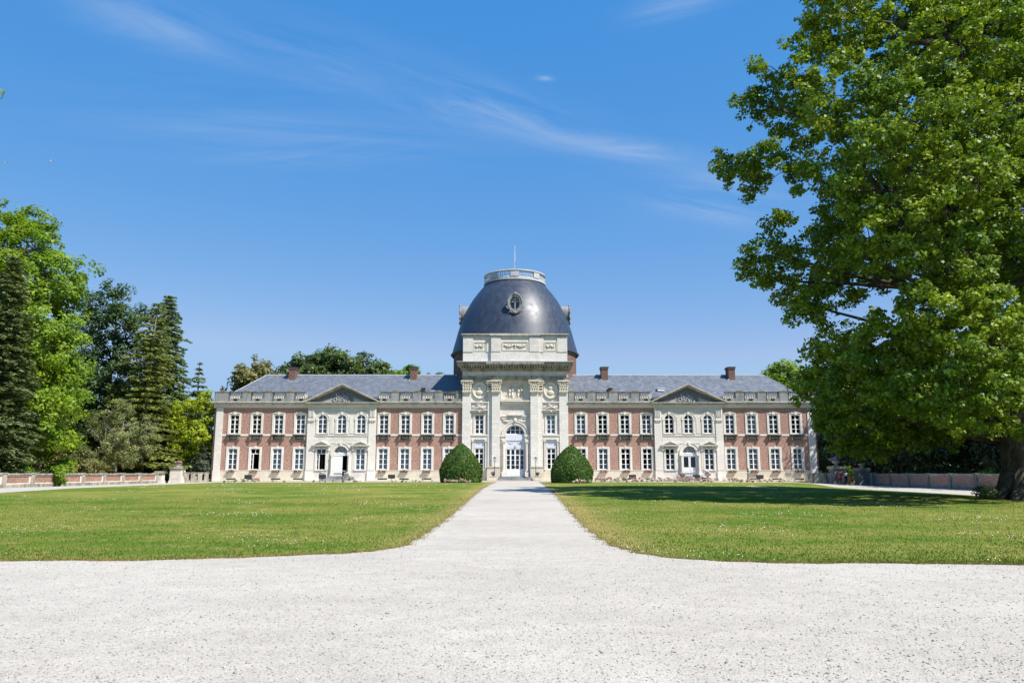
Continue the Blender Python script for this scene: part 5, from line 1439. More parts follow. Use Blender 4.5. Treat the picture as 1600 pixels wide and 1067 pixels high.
# suckers at its foot
def shrub(name, label, x, y, w_, h_, leaf, seed, size=.12, n_per=60, cat='shrub', group=None, z=None, cr=.3, dens=None, stems=5):
    z = gz(x, y) if z is None else z
    g = random.Random(seed)
    t_ = thing(name, label, cat, (x, y, z), 0, group)
    lob = []
    for i in range(max(3, int(w_ * 1.6))):
        a = g.uniform(-.5, .5); r_ = min(w_, h_) * g.uniform(.24, .36)
        lob.append((a * (w_ - 2 * r_), g.uniform(-.25, .25) * w_, g.uniform(r_ * .7, max(r_, h_ - r_)), r_))
    lob.append((0, 0, h_ - w_ * .2, w_ * .22)); lob.append((0, 0, h_ * .35, min(w_, h_) * .36))
    C, Rr = clumps(lob, dens or 14 / max(.3, min(w_, h_) * .3), cr, seed, .3)
    C[:, 2] = np.maximum(C[:, 2], .12)
    me, n = leaf_cloud('foliage', C, Rr, n_per, size, M[leaf], (0, 0, h_ * .3), .8, .5, seed + 5)
    link('foliage', me, t_)
    mb_ = MB()
    for i in range(stems):
        a = g.uniform(0, 6.28); q = w_ * .3 * g.random()
        mb_.tube([(math.cos(a) * .08, math.sin(a) * .08, -.05), (math.cos(a) * q * .5, math.sin(a) * q * .5, h_ * .4), (math.cos(a) * q, math.sin(a) * q, h_ * .75)], [.05, .035, .012], 5)
    mb_.build('stems', M['bark'], t_)
    return t_
shrub('sucker_shrub', 'low leafy suckers at the foot of the huge plane tree', px_x(1545, 42), 42.3, 1.5, .75, 'leaf_mid', 31, .11)

# ---- trees on the left --------------------------------------------------------
def LT(spec, D, k=1.0): return [pl(a, b_, D, r, dy, k) for a, b_, r, dy in spec]
def base_at(px, D, z=None):
    x = px_x(px, D); return (x, D, (gz(x, D) if z is None else z))
D = 78
lob = LT([(10, 350, 38, 0), (50, 352, 34, 2), (70, 385, 32, 0), (20, 400, 45, -2), (108, 425, 34, 0), (75, 430, 42, -3), (118, 450, 24, 1), (40, 450, 50, 3), (-40, 400, 70, 0), (-60, 500, 90, 0),
          (50, 500, 48, -4), (95, 485, 34, 2), (115, 520, 30, -2), (60, 550, 46, -4), (100, 575, 34, -2), (35, 590, 46, -3), (85, 620, 38, -4), (105, 640, 30, 0), (60, 660, 40, -4), (20, 640, 40, 0), (95, 545, 30, 3), (45, 700, 26, -3), (90, 690, 22, -3)], D)
tree('horse_chestnut', 'tall bright green tree at the left edge of the view', base_at(55, D, 1.0), lob, 'leaf_bright', 'bark', 5.5, .85, 66, .36, 41, .5, twigs=120, rl=.11)
conifer('spruce_tree', 'dark grey-green spruce at the far left edge of the view', base_at(-12, 70, .9), 21.0, 4.0, 'needle', 51, levels=44, dens=2.2, card=.42, prof=.5, droop=.3, bark='bark')
D = 106
lob = LT([(175, 460, 26, 0), (160, 485, 32, 2), (195, 490, 30, -2), (150, 520, 34, 0), (190, 530, 38, 0), (140, 560, 36, 0), (185, 580, 42, 0), (150, 610, 40, 0), (200, 620, 42, 2), (145, 655, 36, 0), (190, 665, 44, 0), (230, 540, 24, 4), (225, 490, 20, 3), (130, 690, 30, 0)], D)
tree('dark_broadleaf', 'dark green loose-crowned tree between the bright tree and the fir on the left', base_at(165, D, 1.0), lob, 'leaf_dark', 'bark', 4.6, .85, 52, .38, 42, .4, twigs=160)
conifer('fir_tree', 'tall fir with its bare grey trunk showing through thin branches on the left', base_at(222, 102, .9), topz(470, 102) - .9, 5.6, 'needle_fir', 52, levels=36, dens=1.5, gap=.18, card=.42, prof=.5, trunk_r=.36, lean=.6)
conifer('blue_fir', 'blue-green fir with layered branches nearest to the chateau on the left', base_at(247, 109, .6), topz(458, 109) - .6, 5.6, 'needle_blue', 53, levels=46, dens=2.0, card=.5, prof=.5, droop=.32)
conifer('fir_tree', 'small distant fir rising between the left trees and the chateau', base_at(303, 125, .6), topz(563, 125) - .6, 5.0, 'needle_blue', 54, levels=24, dens=1.0, card=.6, prof=.9)
conifer('fir_tree', 'lower dark fir just left of the small distant fir', base_at(280, 130, .6), topz(590, 130) - .6, 4.6, 'needle', 56, levels=20, dens=1.0, card=.6, prof=.8)
D = 106
lob = LT([(300, 650, 30, 0), (325, 640, 26, 0), (285, 670, 26, 0), (318, 680, 34, 0), (345, 650, 26, 2), (290, 700, 24, 0), (330, 625, 16, 0), (352, 630, 18, 4), (310, 628, 18, 2), (275, 650, 16, 1)], D)
tree('lime_green_maple', 'lime green tree beside the left end of the chateau', base_at(312, D), lob, 'leaf_lime', 'bark', 5.0, .7, 60, .34, 43, .3, zmin=.8)
# feathery small tree with bare twigs
D = 94
lob = LT([(185, 650, 26, 0), (160, 670, 24, 1), (215, 675, 26, 0), (190, 690, 28, -1), (170, 705, 20, 0), (225, 700, 20, 1), (205, 718, 18, 0), (190, 630, 14, 0), (150, 650, 12, 0), (235, 680, 16, 1)], D)
bt = tree('feathery_tree', 'small feathery pale tree with bare upper twigs behind the left wall', base_at(183, D, .75), lob, 'leaf_birch', 'bark_grey', 8.5, .5, 62, .18, 44, .16, twigs=120, inner=.5)
mb = MB(); g = random.Random(12)
for k in range(12):
    x0 = g.uniform(-1.5, 3.5); z0 = g.uniform(2.5, 5.5); L_ = g.uniform(1.5, 3.2); a = g.uniform(-.9, 1.0)
    p1 = (x0 + L_ * math.sin(a) * .5, g.uniform(-1, 1), z0 + L_ * .5 * math.cos(a)); p2 = (x0 + L_ * math.sin(a * 1.3), p1[1] + g.uniform(-.4, .4), z0 + L_ * math.cos(a))
    mb.tube([(x0, p1[1] * .6, z0), p1, p2], [.05, .035, .012], 4)
    for q in range(3):
        e = (p2[0] + g.uniform(-.7, .7), p2[1] + g.uniform(-.3, .3), p2[2] + g.uniform(-.4, .5)); mb.tube([p1, e], [.025, .008], 3)
mb.build('bare_twigs', M['bark_grey'], bt)
# bushes against the left wall
shrub('garden_bush', 'fresh green bush with upright shoots spilling over the left wall', px_x(100, 76.5), 76.5, 3.0, 4.6, 'leaf_bright', 61, .22, 60, z=.5, cr=.45)
shrub('garden_bush', 'brownish olive bush behind the left wall beside the fresh green bush', px_x(133, 85), 85, 4.8, 3.9, 'leaf_olive', 62, .2, 55, z=.6, cr=.45)
shrub('garden_bush', 'low round bush behind the left wall near the view edge', px_x(38, 71), 71, 2.2, 2.2, 'leaf_bright', 63, .18, 55, z=.7, cr=.4)
shrub('garden_bush', 'dark low bush under the feathery tree', px_x(212, 102), 102, 6.5, 3.0, 'leaf_dark', 64, .24, 60, z=.6, cr=.5)
shrub('garden_bush', 'yellowish undergrowth bush below the tall bright green tree', px_x(72, 88), 88, 5.0, 5.2, 'leaf_olive', 65, .28, 60, z=.9, cr=.6)
shrub('garden_bush', 'grey-green bush at the left corner of the chateau', px_x(316, 104.5), 105, 3.6, 4.6, 'leaf_grey', 66, .24, 60, z=.5, cr=.6)
shrub('garden_bush', 'dark bush in the gap behind the left gate', px_x(268, 120), 122, 6, 4.5, 'leaf_dark', 67, .3, 60, z=.4, cr=.7)
shrub('garden_bush', 'low dark spruce-like bush at the left end of the wall', px_x(6, 69.5), 69.5, 3.4, 2.6, 'leaf_dark', 68, .2, 60, z=.6, cr=.4)
shrub('garden_bush', 'small fresh green bush growing in front of the left wall', wx(72.5)[0] + .35, 72.5, 1.5, 2.0, 'leaf_bright', 69, .2, 60, cr=.35)
# dark woodland mass closing the gaps behind these trees
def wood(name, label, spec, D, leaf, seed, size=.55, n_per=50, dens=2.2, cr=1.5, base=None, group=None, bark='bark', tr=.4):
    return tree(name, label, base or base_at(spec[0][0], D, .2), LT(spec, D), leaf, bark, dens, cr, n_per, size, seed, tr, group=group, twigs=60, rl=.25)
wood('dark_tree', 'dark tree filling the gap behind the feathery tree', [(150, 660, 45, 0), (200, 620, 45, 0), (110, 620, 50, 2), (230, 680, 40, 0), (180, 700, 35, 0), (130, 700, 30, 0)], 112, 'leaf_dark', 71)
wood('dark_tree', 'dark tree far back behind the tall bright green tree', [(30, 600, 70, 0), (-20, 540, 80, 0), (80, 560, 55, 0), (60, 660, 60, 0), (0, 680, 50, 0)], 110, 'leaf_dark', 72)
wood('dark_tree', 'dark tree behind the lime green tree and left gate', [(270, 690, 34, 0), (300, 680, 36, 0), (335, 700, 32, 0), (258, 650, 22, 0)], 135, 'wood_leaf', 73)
# ---- trees behind the chateau
D = 150
wood('flowering_chestnut', 'round yellowish-brown tree behind the left end of the roof', [(398, 588, 28, 0), (375, 605, 22, 0), (420, 600, 24, 0), (400, 615, 28, 0), (385, 590, 20, -3), (412, 582, 18, 0)], 128, 'leaf_olive', 74, .5, 60, 3.5, 1.1)
conifer('larch_tree', 'thin sparse conifer poking up left of the yellowish-brown tree', base_at(361, 130, .6), topz(568, 130) - .6, 2.6, 'needle_blue', 55, levels=22, dens=.5, card=.5, prof=.7, gap=.35)
wood('roundtop_tree', 'tallest of the dark green trees behind the left roof', [(512, 572, 30, 0), (490, 580, 24, 0), (535, 575, 26, 0), (520, 595, 34, 0), (505, 562, 16, 0), (530, 560, 14, 0)], D, 'leaf_mid', 75, .6, 60, 3.2, 1.2)
wood('roundtop_tree', 'dark green tree just left of the tallest one behind the left roof', [(460, 577, 18, 0), (450, 590, 20, 0), (475, 590, 22, 0), (462, 565, 11, 0)], D - 4, 'leaf_mid', 76, .6, 60, 3.4, 1.1)
wood('roundtop_tree', 'dark green tree just right of the tallest one behind the left roof', [(575, 578, 24, 0), (558, 585, 22, 0), (595, 586, 20, 0), (570, 566, 14, 0), (580, 595, 24, 0)], D + 5, 'leaf_mid', 77, .6, 60, 3.4, 1.2)
wood('roundtop_tree', 'small light green treetop behind the chimney nearest the dome on the left', [(640, 585, 14, 0), (622, 588, 12, 0), (650, 590, 12, 0), (608, 590, 12, 0)], D, 'leaf_bright', 78, .6, 60, 3.6, 1.0)
wood('roundtop_tree', 'very low treetop peeping over the left roof ridge close to the dome', [(680, 593, 9, 0), (690, 595, 8, 0), (670, 595, 8, 0)], D, 'leaf_mid', 79, .55, 50, 4.0, .9)
wood('pale_green_tree', 'light green tree behind the right end of the roof', [(1222, 590, 26, 0), (1205, 592, 18, 0), (1240, 600, 30, 0), (1225, 575, 14, 0), (1250, 620, 30, 0), (1270, 590, 20, 0)], 130, 'leaf_bright', 80, .5, 60, 3.5, 1.1)
# ---- deep wood behind the right wall
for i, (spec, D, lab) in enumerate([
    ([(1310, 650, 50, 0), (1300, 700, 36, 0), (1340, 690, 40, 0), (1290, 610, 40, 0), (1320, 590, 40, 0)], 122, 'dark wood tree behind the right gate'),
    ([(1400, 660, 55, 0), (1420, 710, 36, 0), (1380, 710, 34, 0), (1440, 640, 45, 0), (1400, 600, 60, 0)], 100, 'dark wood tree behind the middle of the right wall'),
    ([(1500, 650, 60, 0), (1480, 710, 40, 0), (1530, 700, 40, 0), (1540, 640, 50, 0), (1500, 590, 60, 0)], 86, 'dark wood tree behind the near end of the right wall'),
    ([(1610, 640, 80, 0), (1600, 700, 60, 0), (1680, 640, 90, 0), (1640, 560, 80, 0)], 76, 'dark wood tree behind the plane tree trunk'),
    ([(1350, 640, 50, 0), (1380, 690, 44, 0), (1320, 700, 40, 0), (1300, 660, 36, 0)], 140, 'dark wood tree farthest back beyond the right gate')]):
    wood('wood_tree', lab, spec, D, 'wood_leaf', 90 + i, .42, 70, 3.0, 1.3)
# shade-casting trees that stand beside the court, their stems hidden by the plane tree
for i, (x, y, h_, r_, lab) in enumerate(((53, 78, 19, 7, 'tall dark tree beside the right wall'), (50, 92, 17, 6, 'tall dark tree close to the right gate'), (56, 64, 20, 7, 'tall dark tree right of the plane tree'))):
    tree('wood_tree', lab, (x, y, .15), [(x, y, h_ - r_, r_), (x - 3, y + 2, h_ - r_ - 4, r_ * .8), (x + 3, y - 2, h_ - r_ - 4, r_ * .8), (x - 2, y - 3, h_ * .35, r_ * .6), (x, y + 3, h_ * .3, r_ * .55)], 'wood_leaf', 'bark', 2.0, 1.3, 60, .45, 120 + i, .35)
shrub('sunlit_bush', 'sunlit yellow-green bush behind the right gate pillar', px_x(1362, 104), 104, 3.4, 5.2, 'leaf_lime', 131, .3, 40, z=.1, cr=.5)
shrub('garden_bush', 'small green bush in the opening of the right gate', px_x(1328, 108), 109, 2.2, 2.6, 'leaf_bright', 132, .24, 40, z=.1, cr=.4)
shrub('garden_bush', 'low undergrowth behind the near part of the right wall', 47.5, 77, 5.5, 2.2, 'leaf_bright', 133, .2, 40, z=.1, cr=.4)
shrub('garden_bush', 'low undergrowth behind the middle part of the right wall', 48.8, 92, 5.5, 2.4, 'leaf_mid', 134, .24, 40, z=.1, cr=.45)
# overhanging twig at the left edge, from a tree outside the frame
x, z = at(-6, 150, 24)
tree('overhanging_tree', 'tree beyond the left edge with only a leafy twig tip in view', (x - 5, 24, 0), [(x - .25, 24, z, .42), (x - 2.2, 24, z + .5, 1.4), (x - 4.5, 24, z + 1.5, 2.4), (x - 5, 24, z - 2.5, 2.0)], 'leaf_plane', 'bark', 7, .3, 40, .16, 140, .25)

# ---- clipped yews
def yew(x, y, w_, h_, label, seed):
    z = gz(x, y); g = np.random.default_rng(seed)
    t_ = thing('yew_topiary', label, 'topiary', (x, y, z), 0, 'clipped yew mounds beside the main path')
    def prf(q):     # radius fraction by height: swelling base, dome top
        return np.where(q < .25, .93 + .07 * np.sin(q / .25 * math.pi / 2), np.maximum(0, 1 - np.maximum(0, (q - .25) / .75) ** 1.6) ** .80)
    n = 52000
    q = g.random(n) ** 1.0; keep = g.random(n) < prf(q) * .9 + .25; q = q[keep]; n = len(q)
    a = g.uniform(0, 2 * np.pi, n)
    lump = 1 + .025 * np.sin(a * 5 + q * 7) + .02 * np.sin(a * 11 - q * 13)
    r_ = prf(q) * w_ / 2 * lump * g.uniform(.93, 1.0, n)
    top = g.random(n) < .04
    P = np.stack([r_ * np.cos(a), r_ * np.sin(a), .05 + q * h_], 1) + g.normal(0, .025, (n, 3))
    o = np.stack([np.cos(a), np.sin(a), np.clip(q * 1.3 - .3, 0, 3)], 1); o /= np.linalg.norm(o, axis=1)[:, None]
    nr = o + g.normal(0, .6, (n, 3)); nr /= np.linalg.norm(nr, axis=1)[:, None]
    A = np.cross(nr, g.normal(size=(n, 3))); A /= np.linalg.norm(A, axis=1)[:, None]; B = np.cross(nr, A); S = (.10 * g.uniform(.6, 1.4, n))[:, None]
    V = np.zeros((n, 4, 3)); V[:, 0] = P - A * S; V[:, 1] = P + B * S * .45; V[:, 2] = P + A * S; V[:, 3] = P - B * S * .45
    link('foliage', npmesh('foliage', V.reshape(-1, 3), np.arange(n * 4).reshape(n, 4), M['yew']), t_)
    mb_ = MB(); mb_.lathe([(float(prf(np.array(k / 10))) * w_ / 2 * .90 + .01, k / 10 * h_ * .97) for k in range(11)], n=28)
    mb_.build('inner_growth', M['yew_core'], t_, smooth=True)
    mb_ = MB(); mb_.tube([(0, 0, -.1), (0, 0, h_ * .5)], [.2, .1], 8); mb_.build('trunk', M['bark'], t_)
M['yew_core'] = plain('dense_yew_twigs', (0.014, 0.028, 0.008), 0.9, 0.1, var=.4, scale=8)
yew(px_x(720.5, 89), 89, 4.85, 4.36, 'clipped yew mound left of the main path', 151)
yew(px_x(892.5, 86), 86, 4.6, 4.05, 'clipped yew mound right of the main path, a little smaller', 152)
# far-off wood closing the horizon on both sides
g = np.random.default_rng(77)
C = []; 
for i in range(1500):
    s = -1 if i % 2 else 1
    a = R(g.uniform(12, 52)); d = g.uniform(190, 215)
    C.append((s * d * math.sin(a), d * math.cos(a), abs(g.normal(3.5, 3.2)) + .2))
C = np.array(C); me, n = leaf_cloud('far_wood', C, np.full(len(C), 3.0), 40, 1.5, M['wood_leaf'], (0, 120, 0), .8, .6, 78)
tag(link('far_wood', me), 'far-off dark wood closing the park behind the side walls', 'wood', kind='stuff')

# ================================================================== SIDE WALLS, GATES
def along(P0, P1, t_): return (P0[0] + (P1[0] - P0[0]) * t_, P0[1] + (P1[1] - P0[1]) * t_)
def garden_wall(name, label, P0, P1, ztop, zfun, piers, bal_bays=(), m_stone='stone_weathered', m_panel='brick_wall', trim='stone_trim', group=None):
    """wall from P0 to P1; piers = fractions along it. Local x runs along the wall, -y faces the court."""
    dx, dy = P1[0] - P0[0], P1[1] - P0[1]; Lw = math.hypot(dx, dy); a = math.atan2(dy, dx)
    zb = min(zfun(*P0), zfun(*P1)) - .15
    t_ = thing(name, label, 'wall', (P0[0], P0[1], zb), a, group)
    zt = ztop - zb
    mb = MB(); mb.box(0, Lw, -.22, .22, 0, .48); mb.box(0, Lw, -.26, .26, 0, .2); mb.build('base', M[m_stone], t_)
    mb = MB(); mb.box(-.05, Lw + .05, -.27, .27, zt - .13, zt); mb.box(-.02, Lw + .02, -.23, .23, zt - .20, zt - .132); mb.build('coping', M['stone_weathered'], t_)
    pos = [p * Lw for p in piers]
    for p in pos:
        mb = MB(); mb.box(p - .27, p + .27, -.30, .30, 0, zt - .02); mb.box(p - .31, p + .31, -.34, .34, zt - .021, zt + .06); mb.build('pier', M[m_stone], t_)
    for i, (p, q) in enumerate(zip(pos, pos[1:])):
        p += .27; q -= .27
        if q - p < .3: continue
        mb = MB()
        if i in bal_bays:
            n_ = max(3, int((q - p) / .3))
            for k in range(n_): baluster(mb, p + (k + .5) * (q - p) / n_, 0, .48, zt - .2)
            mb.build('balusters', M[m_stone], t_)
        else:
            for (x0, x1, z0, z1) in ((p, p + .22, .48, zt - .2), (q - .22, q, .48, zt - .2), (p + .22, q - .22, .48, .56), (p + .22, q - .22, zt - .26, zt - .2)): mb.box(x0, x1, -.19, .19, z0, z1)
            mb.build('panel_frame', M[trim], t_)
            mb = MB(); mb.box(p + .22, q - .22, -.15, .15, .56, zt - .26); mb.build('brick_panel', M[m_panel], t_)
    return t_
wz = lambda x, y: gz(x, y)
yl = [52, 58, 63.9, 68.4, 72.9, 78.1, 83.1, 88, 93.2, 98.6]
P0 = (wx(52)[0] - .25, 52); P1 = (wx(99)[0] - .25, 99)
# local -y must face the court (east): run from far to near
garden_wall('court_wall', 'long low stone wall with red brick panels along the left side of the lawn', P1, P0, 1.66, wz, [(99 - y) / 47 for y in reversed(yl)])
yr = [97.0, 91.6, 86.1, 80.8, 75.6, 70.3, 65.2, 60, 55]
P0 = (wx(97)[1] + .25, 97.0); P1 = (wx(54)[1] + .25, 54)
garden_wall('court_wall', 'long low shaded stone wall with red brick panels along the right side of the lawn', P1, P0, 1.63, wz, [(y - 54) / 43 for y in reversed(yr)], m_stone='shade_toned_wall', trim='stone_grey')
garden_wall('court_wall', 'short low wall between the left gate pillar and the chateau corner', (-43.0, 102.2), (-40.3, 103.6), 1.75, wz, [0.1, .36, .64, .9], bal_bays=(1,))
garden_wall('court_wall', 'short brown wall between the right corner of the chateau and the gate pillar with purple flowers', (37.7, 99.4), (40.4, 98.9), 1.68, wz, [.1, .33, .68, .92], bal_bays=(2,), trim='stone_weathered')
garden_wall('court_wall', 'short balustraded wall beside the right-hand pillar of the right gate', (44.7, 98.6), (45.1, 97.4), 1.68, wz, [.1, .9], bal_bays=(0,), m_stone='stone_grey')
def pillar(label, x, y, h_, w_, group, m_='shade_toned_wall', rz=0):
    z = gz(x, y) - .05
    t_ = thing('gate_pillar', label, 'pillar', (x, y, z), rz, group)
    mb = MB(); mb.box(-w_ - .08, w_ + .08, -w_ - .08, w_ + .08, 0, .35); mb.box(-w_, w_, -w_, w_, .35, h_ - .38); mb.box(-w_ + .12, w_ - .12, -w_ - .02, w_ + .02, .55, h_ - .6); mb.build('shaft', M[m_], t_)
    mb = MB(); mb.box(-w_ - .06, w_ + .06, -w_ - .06, w_ + .06, h_ - .378, h_ - .28); mb.box(-w_ - .16, w_ + .16, -w_ - .16, w_ + .16, h_ - .278, h_ - .12); mb.box(-w_ - .1, w_ + .1, -w_ - .1, w_ + .1, h_ - .118, h_); mb.build('cap', M['stone_weathered'], t_)
    return (x, y, z + h_)
tpL = pillar('stone gate pillar carrying a carved stone basket on the left', -43.6, 101.6, 2.15, .72, 'gate pillars', 'stone')
pillar('low stone pillar ending the long left wall', -44.95, 99.6, 1.55, .42, 'gate pillars', 'stone')
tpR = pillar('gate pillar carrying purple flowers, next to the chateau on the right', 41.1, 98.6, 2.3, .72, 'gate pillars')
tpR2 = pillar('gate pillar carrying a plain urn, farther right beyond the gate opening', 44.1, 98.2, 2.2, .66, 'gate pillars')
def urn(label, x, y, z, r_, m_='pot', flowers=None, cat='urn', group=None, seed=1, fr=1.0):
    t_ = thing('urn', label, cat, (x, y, z), 0, group)
    mb = MB(); mb.lathe([(r_ * .6, 0), (r_ * .6, r_ * .15), (r_ * .28, r_ * .3), (r_ * .3, r_ * .45), (r_ * .85, r_ * .8), (r_ * .98, r_ * 1.2), (r_ * 1.08, r_ * 1.3), (r_ * .85, r_ * 1.32), (r_ * .8, r_ * 1.1)], n=16)
    mb.build('bowl', M[m_], t_, smooth=True)
    if flowers:
        g = np.random.default_rng(seed); k = 14
        d = g.normal(size=(k, 3)); d[:, 2] = abs(d[:, 2]); d /= np.linalg.norm(d, axis=1)[:, None]
        C = d * r_ * .8 * fr * np.array([1.1, 1.1, .7]) + np.array([0, 0, r_ * 1.35])
        me, n = leaf_cloud('foliage', C, np.full(k, r_ * .35), 26, r_ * .2, M['leaf_grey'], (0, 0, r_), .8, .4, seed); link('foliage', me, t_)
        me, n = leaf_cloud('flowers', C * np.array([1.08, 1.08, 1.08]), np.full(k, r_ * .34), 30, r_ * .17, M[flowers], (0, 0, r_), .8, .4, seed + 3, aspect=1.0); link('flowers', me, t_)
    return t_
urn('stone bowl overflowing with purple flowers on the right gate pillar', *tpR, .52, 'pot', 'fl_purple', 'planter', seed=5, fr=1.35)
urn('plain round stone urn on the farther pillar of the right gate', *tpR2, .42)
tb = thing('stone_basket', 'carved reddish stone flower basket on the left gate pillar', 'ornament', tpL)
mb = MB(); mb.lathe([(.45, 0), (.42, .12), (.5, .3), (.6, .42)], n=14); mb.build('basket', M['pot'], tb)
mb = MB()
for k in range(16):
    a = rnd.uniform(0, 6.28); q = rnd.uniform(0, .42); mb.ball((q * math.cos(a), q * math.sin(a), .48 + .12 * (1 - q)), .14, 6, 4, .15)
mb.build('carved_fruit', M['brick_wall'], tb)

# ================================================================== NEAR THE FACADE
def lamp(label, x, y):
    z = gz(x, y) + .02
    t_ = thing('street_lamp', label, 'lamp post', (x, y, z), 0, 'lamp posts beside the main steps')
    mb = MB(); mb.lathe([(.16, 0), (.16, .12), (.09, .2), (.075, .5), (.09, .55), (.05, .62), (.038, 1.6), (.032, 2.35), (.06, 2.4), (.03, 2.46)], n=10); mb.build('post', M['iron'], t_, smooth=True)
    mb = MB()
    for s in (-1, 1):
        for q in (-1, 1): mb.tube([(s * .09, q * .09, 2.48), (s * .16, q * .16, 2.84)], [.014, .014], 4)
    mb.box(-.10, .10, -.10, .10, 2.45, 2.49); mb.build('lantern_frame', M['iron'], t_)
    mb = MB(); mb.lathe([(.08, 2.49), (.14, 2.83)], n=4, cap=False, a0=math.pi / 4, a1=math.pi / 4 + 2 * math.pi); mb.build('glass', M['glass'], t_)
    mb = MB(); mb.lathe([(.25, 2.84), (.14, 2.95), (.06, 3.0), (.05, 3.06), (.01, 3.12)], n=8); mb.build('lantern_roof', M['iron'], t_)
lamp('black iron lamp post left of the main entrance steps', px_x(773, 101.6), 101.6)
lamp('black iron lamp post right of the main entrance steps', px_x(837, 101.6), 101.6)
for s, lab in ((-1, 'left'), (1, 'right')):
    x = XC + s * 2.95; y = 101.9
    mb = MB(); t_ = thing('step_block', f'stone block flanking the main entrance steps on the {lab}', 'stone block', (x, y, gz(x, y)))
    mb.box(-.4, .4, -.5, .6, 0, .5); mb.box(-.45, .45, -.55, .65, .5, .58); mb.build('block', M['stone_plinth'], t_)
    urn(f'stone bowl of pale flowers on the block {lab} of the main entrance steps', x - s * .05, y, gz(x, y) + .58, .27, 'iron', 'fl_purple', 'planter', seed=20 + s)
# flower boxes hanging under the ground-floor windows
def flowerbox(x, label, kind, seed):
    t_ = thing('flower_box', label, 'flower box', (XC + x, YC - .16, 1.78), 0, 'flower boxes under the ground-floor windows')
    mb = MB(); mb.box(-.5, .5, -.24, .02, 0, .16); mb.box(-.52, .52, -.26, .03, .16, .19); mb.build('trough', M['terracotta'], t_)
    mb = MB(); mb.box(-.42, -.38, -.2, .14, -.06, .0); mb.box(.38, .42, -.2, .14, -.06, .0); [q_.build('bracket', M['iron'], t_) for q_ in pieces(mb)]
    g = np.random.default_rng(seed); k = 12
    C = np.stack([g.uniform(-.46, .46, k), g.uniform(-.3, -.02, k), g.uniform(.14, .30, k)], 1)
    me, n = leaf_cloud('foliage', C, np.full(k, .11), 26, .07, M['leaf_grey' if kind == 'green' else 'leaf_mid'], (0, .1, 0), .8, .4, seed); link('foliage', me, t_)
    k = {'green': 4, 'pink': 16, 'few': 8}[kind]
    C = np.stack([g.uniform(-.46, .46, k), g.uniform(-.34, -.1, k), g.uniform(.12, .32, k)], 1)
    me, n = leaf_cloud('flowers', C, np.full(k, .08), 16, .055, M['fl_pink' if kind != 'green' else 'fl_white'], (0, .1, 0), .8, .4, seed + 7, aspect=1); link('flowers', me, t_)
fb = [(-37.95, 'first', 'left end', 'green'), (-34.9, 'second', 'left end', 'pink'), (-31.95, 'third', 'left end', 'green'), (-29.0, 'fourth', 'left end', 'green'),
      (-17.75, 'first', 'left pavilion', 'green'), (-14.83, 'second', 'left pavilion', 'green'), (-11.83, 'third', 'left pavilion', 'pink'),
      (11.8, 'nearest', 'right yew mound', 'pink'), (14.8, 'second', 'right yew mound', 'pink'), (17.7, 'third', 'right yew mound', 'pink'),
      (28.95, 'first', 'right pavilion', 'green'), (31.9, 'second', 'right pavilion', 'pink'), (34.85, 'third', 'right pavilion', 'few'), (37.85, 'fourth', 'right pavilion', 'few')]
for i, (x, o_, w_, k) in enumerate(fb):
    what = {'green': 'mostly green flower box', 'pink': 'flower box full of pink blooms', 'few': 'flower box with a few reddish blooms'}[k]
    q = f'{what} under the {o_} window ' + ('from the chateau\'s ' + w_ if 'end' in w_ else ('right of the ' if o_ != 'nearest' else 'right of the ') + w_)
    flowerbox(x, q, k, 300 + i)
# floodlights on short stakes
def flood(px, D, label, w_=.42):
    x = px_x(px, D, 745); z = gz(x, D)
    t_ = thing('floodlight', label, 'floodlight', (x, D, z + .02), 0, 'floodlights in front of the facade')
    mb = MB(); mb.box(-.03, .03, -.03, .03, -.05, .32); mb.box(-w_ * .9, w_ * .9, -.02, .02, .30, .34); mb.build('stand', M['iron'], t_)
    mb = MB(); mb.prism([(-w_, .36), (w_, .36), (w_, .78), (-w_, .78)], -.14, .16); mb.box(-w_ - .03, w_ + .03, -.18, -.14, .33, .81); mb.build('housing', M['iron'], t_)
    mb = MB(); mb.box(-w_ + .06, w_ - .06, .16, .17, .4, .74); mb.build('lens', M['glass'], t_)
for px, D, lab in ((388, 100.2, 'black floodlight below the second window from the left end of the chateau'), (504, 100.4, 'black floodlight at the foot of the left pavilion steps'),
                   (612, 100.2, 'black floodlight between the left pavilion and the left yew mound'), (988, 100.2, 'black floodlight left of the right pavilion'),
                   (1088, 100.2, 'black floodlight before the right pavilion door'), (1187, 100.2, 'black floodlight right of the right pavilion near the walking woman')):
    flood(px, D, lab)
# urns at the pavilion steps
for px, lab, r_ in ((503, 'grey stone urn left of the left pavilion steps', .42), (541, 'grey stone urn right of the left pavilion steps', .38), (550, 'smaller grey urn standing at the outer right of the left pavilion steps', .34),
                    (1060, 'grey stone urn left of the right pavilion steps', .36), (1067, 'grey stone urn close beside the right pavilion door', .40), (1106, 'grey stone urn right of the right pavilion steps', .44)):
    x = px_x(px, 102.4, 745); urn(lab, x, 102.4, gz(x, 102.4) + .03 + (.35 if px in (503, 541, 1067, 1106) else 0), r_, 'pot', 'fl_white', 'urn', 'urns at the pavilion steps', 40 + px, .7)
    if px in (503, 541, 1067, 1106):
        mb = MB(); mb.box(-.3, .3, -.3, .3, 0, .28); mb.box(-.34, .34, -.34, .34, .28, .38)
        tag(mb.build('urn_pedestal', M['stone_grey'], None, (x, 102.4, gz(x, 102.4))), 'squat stone block carrying the ' + lab, 'pedestal')
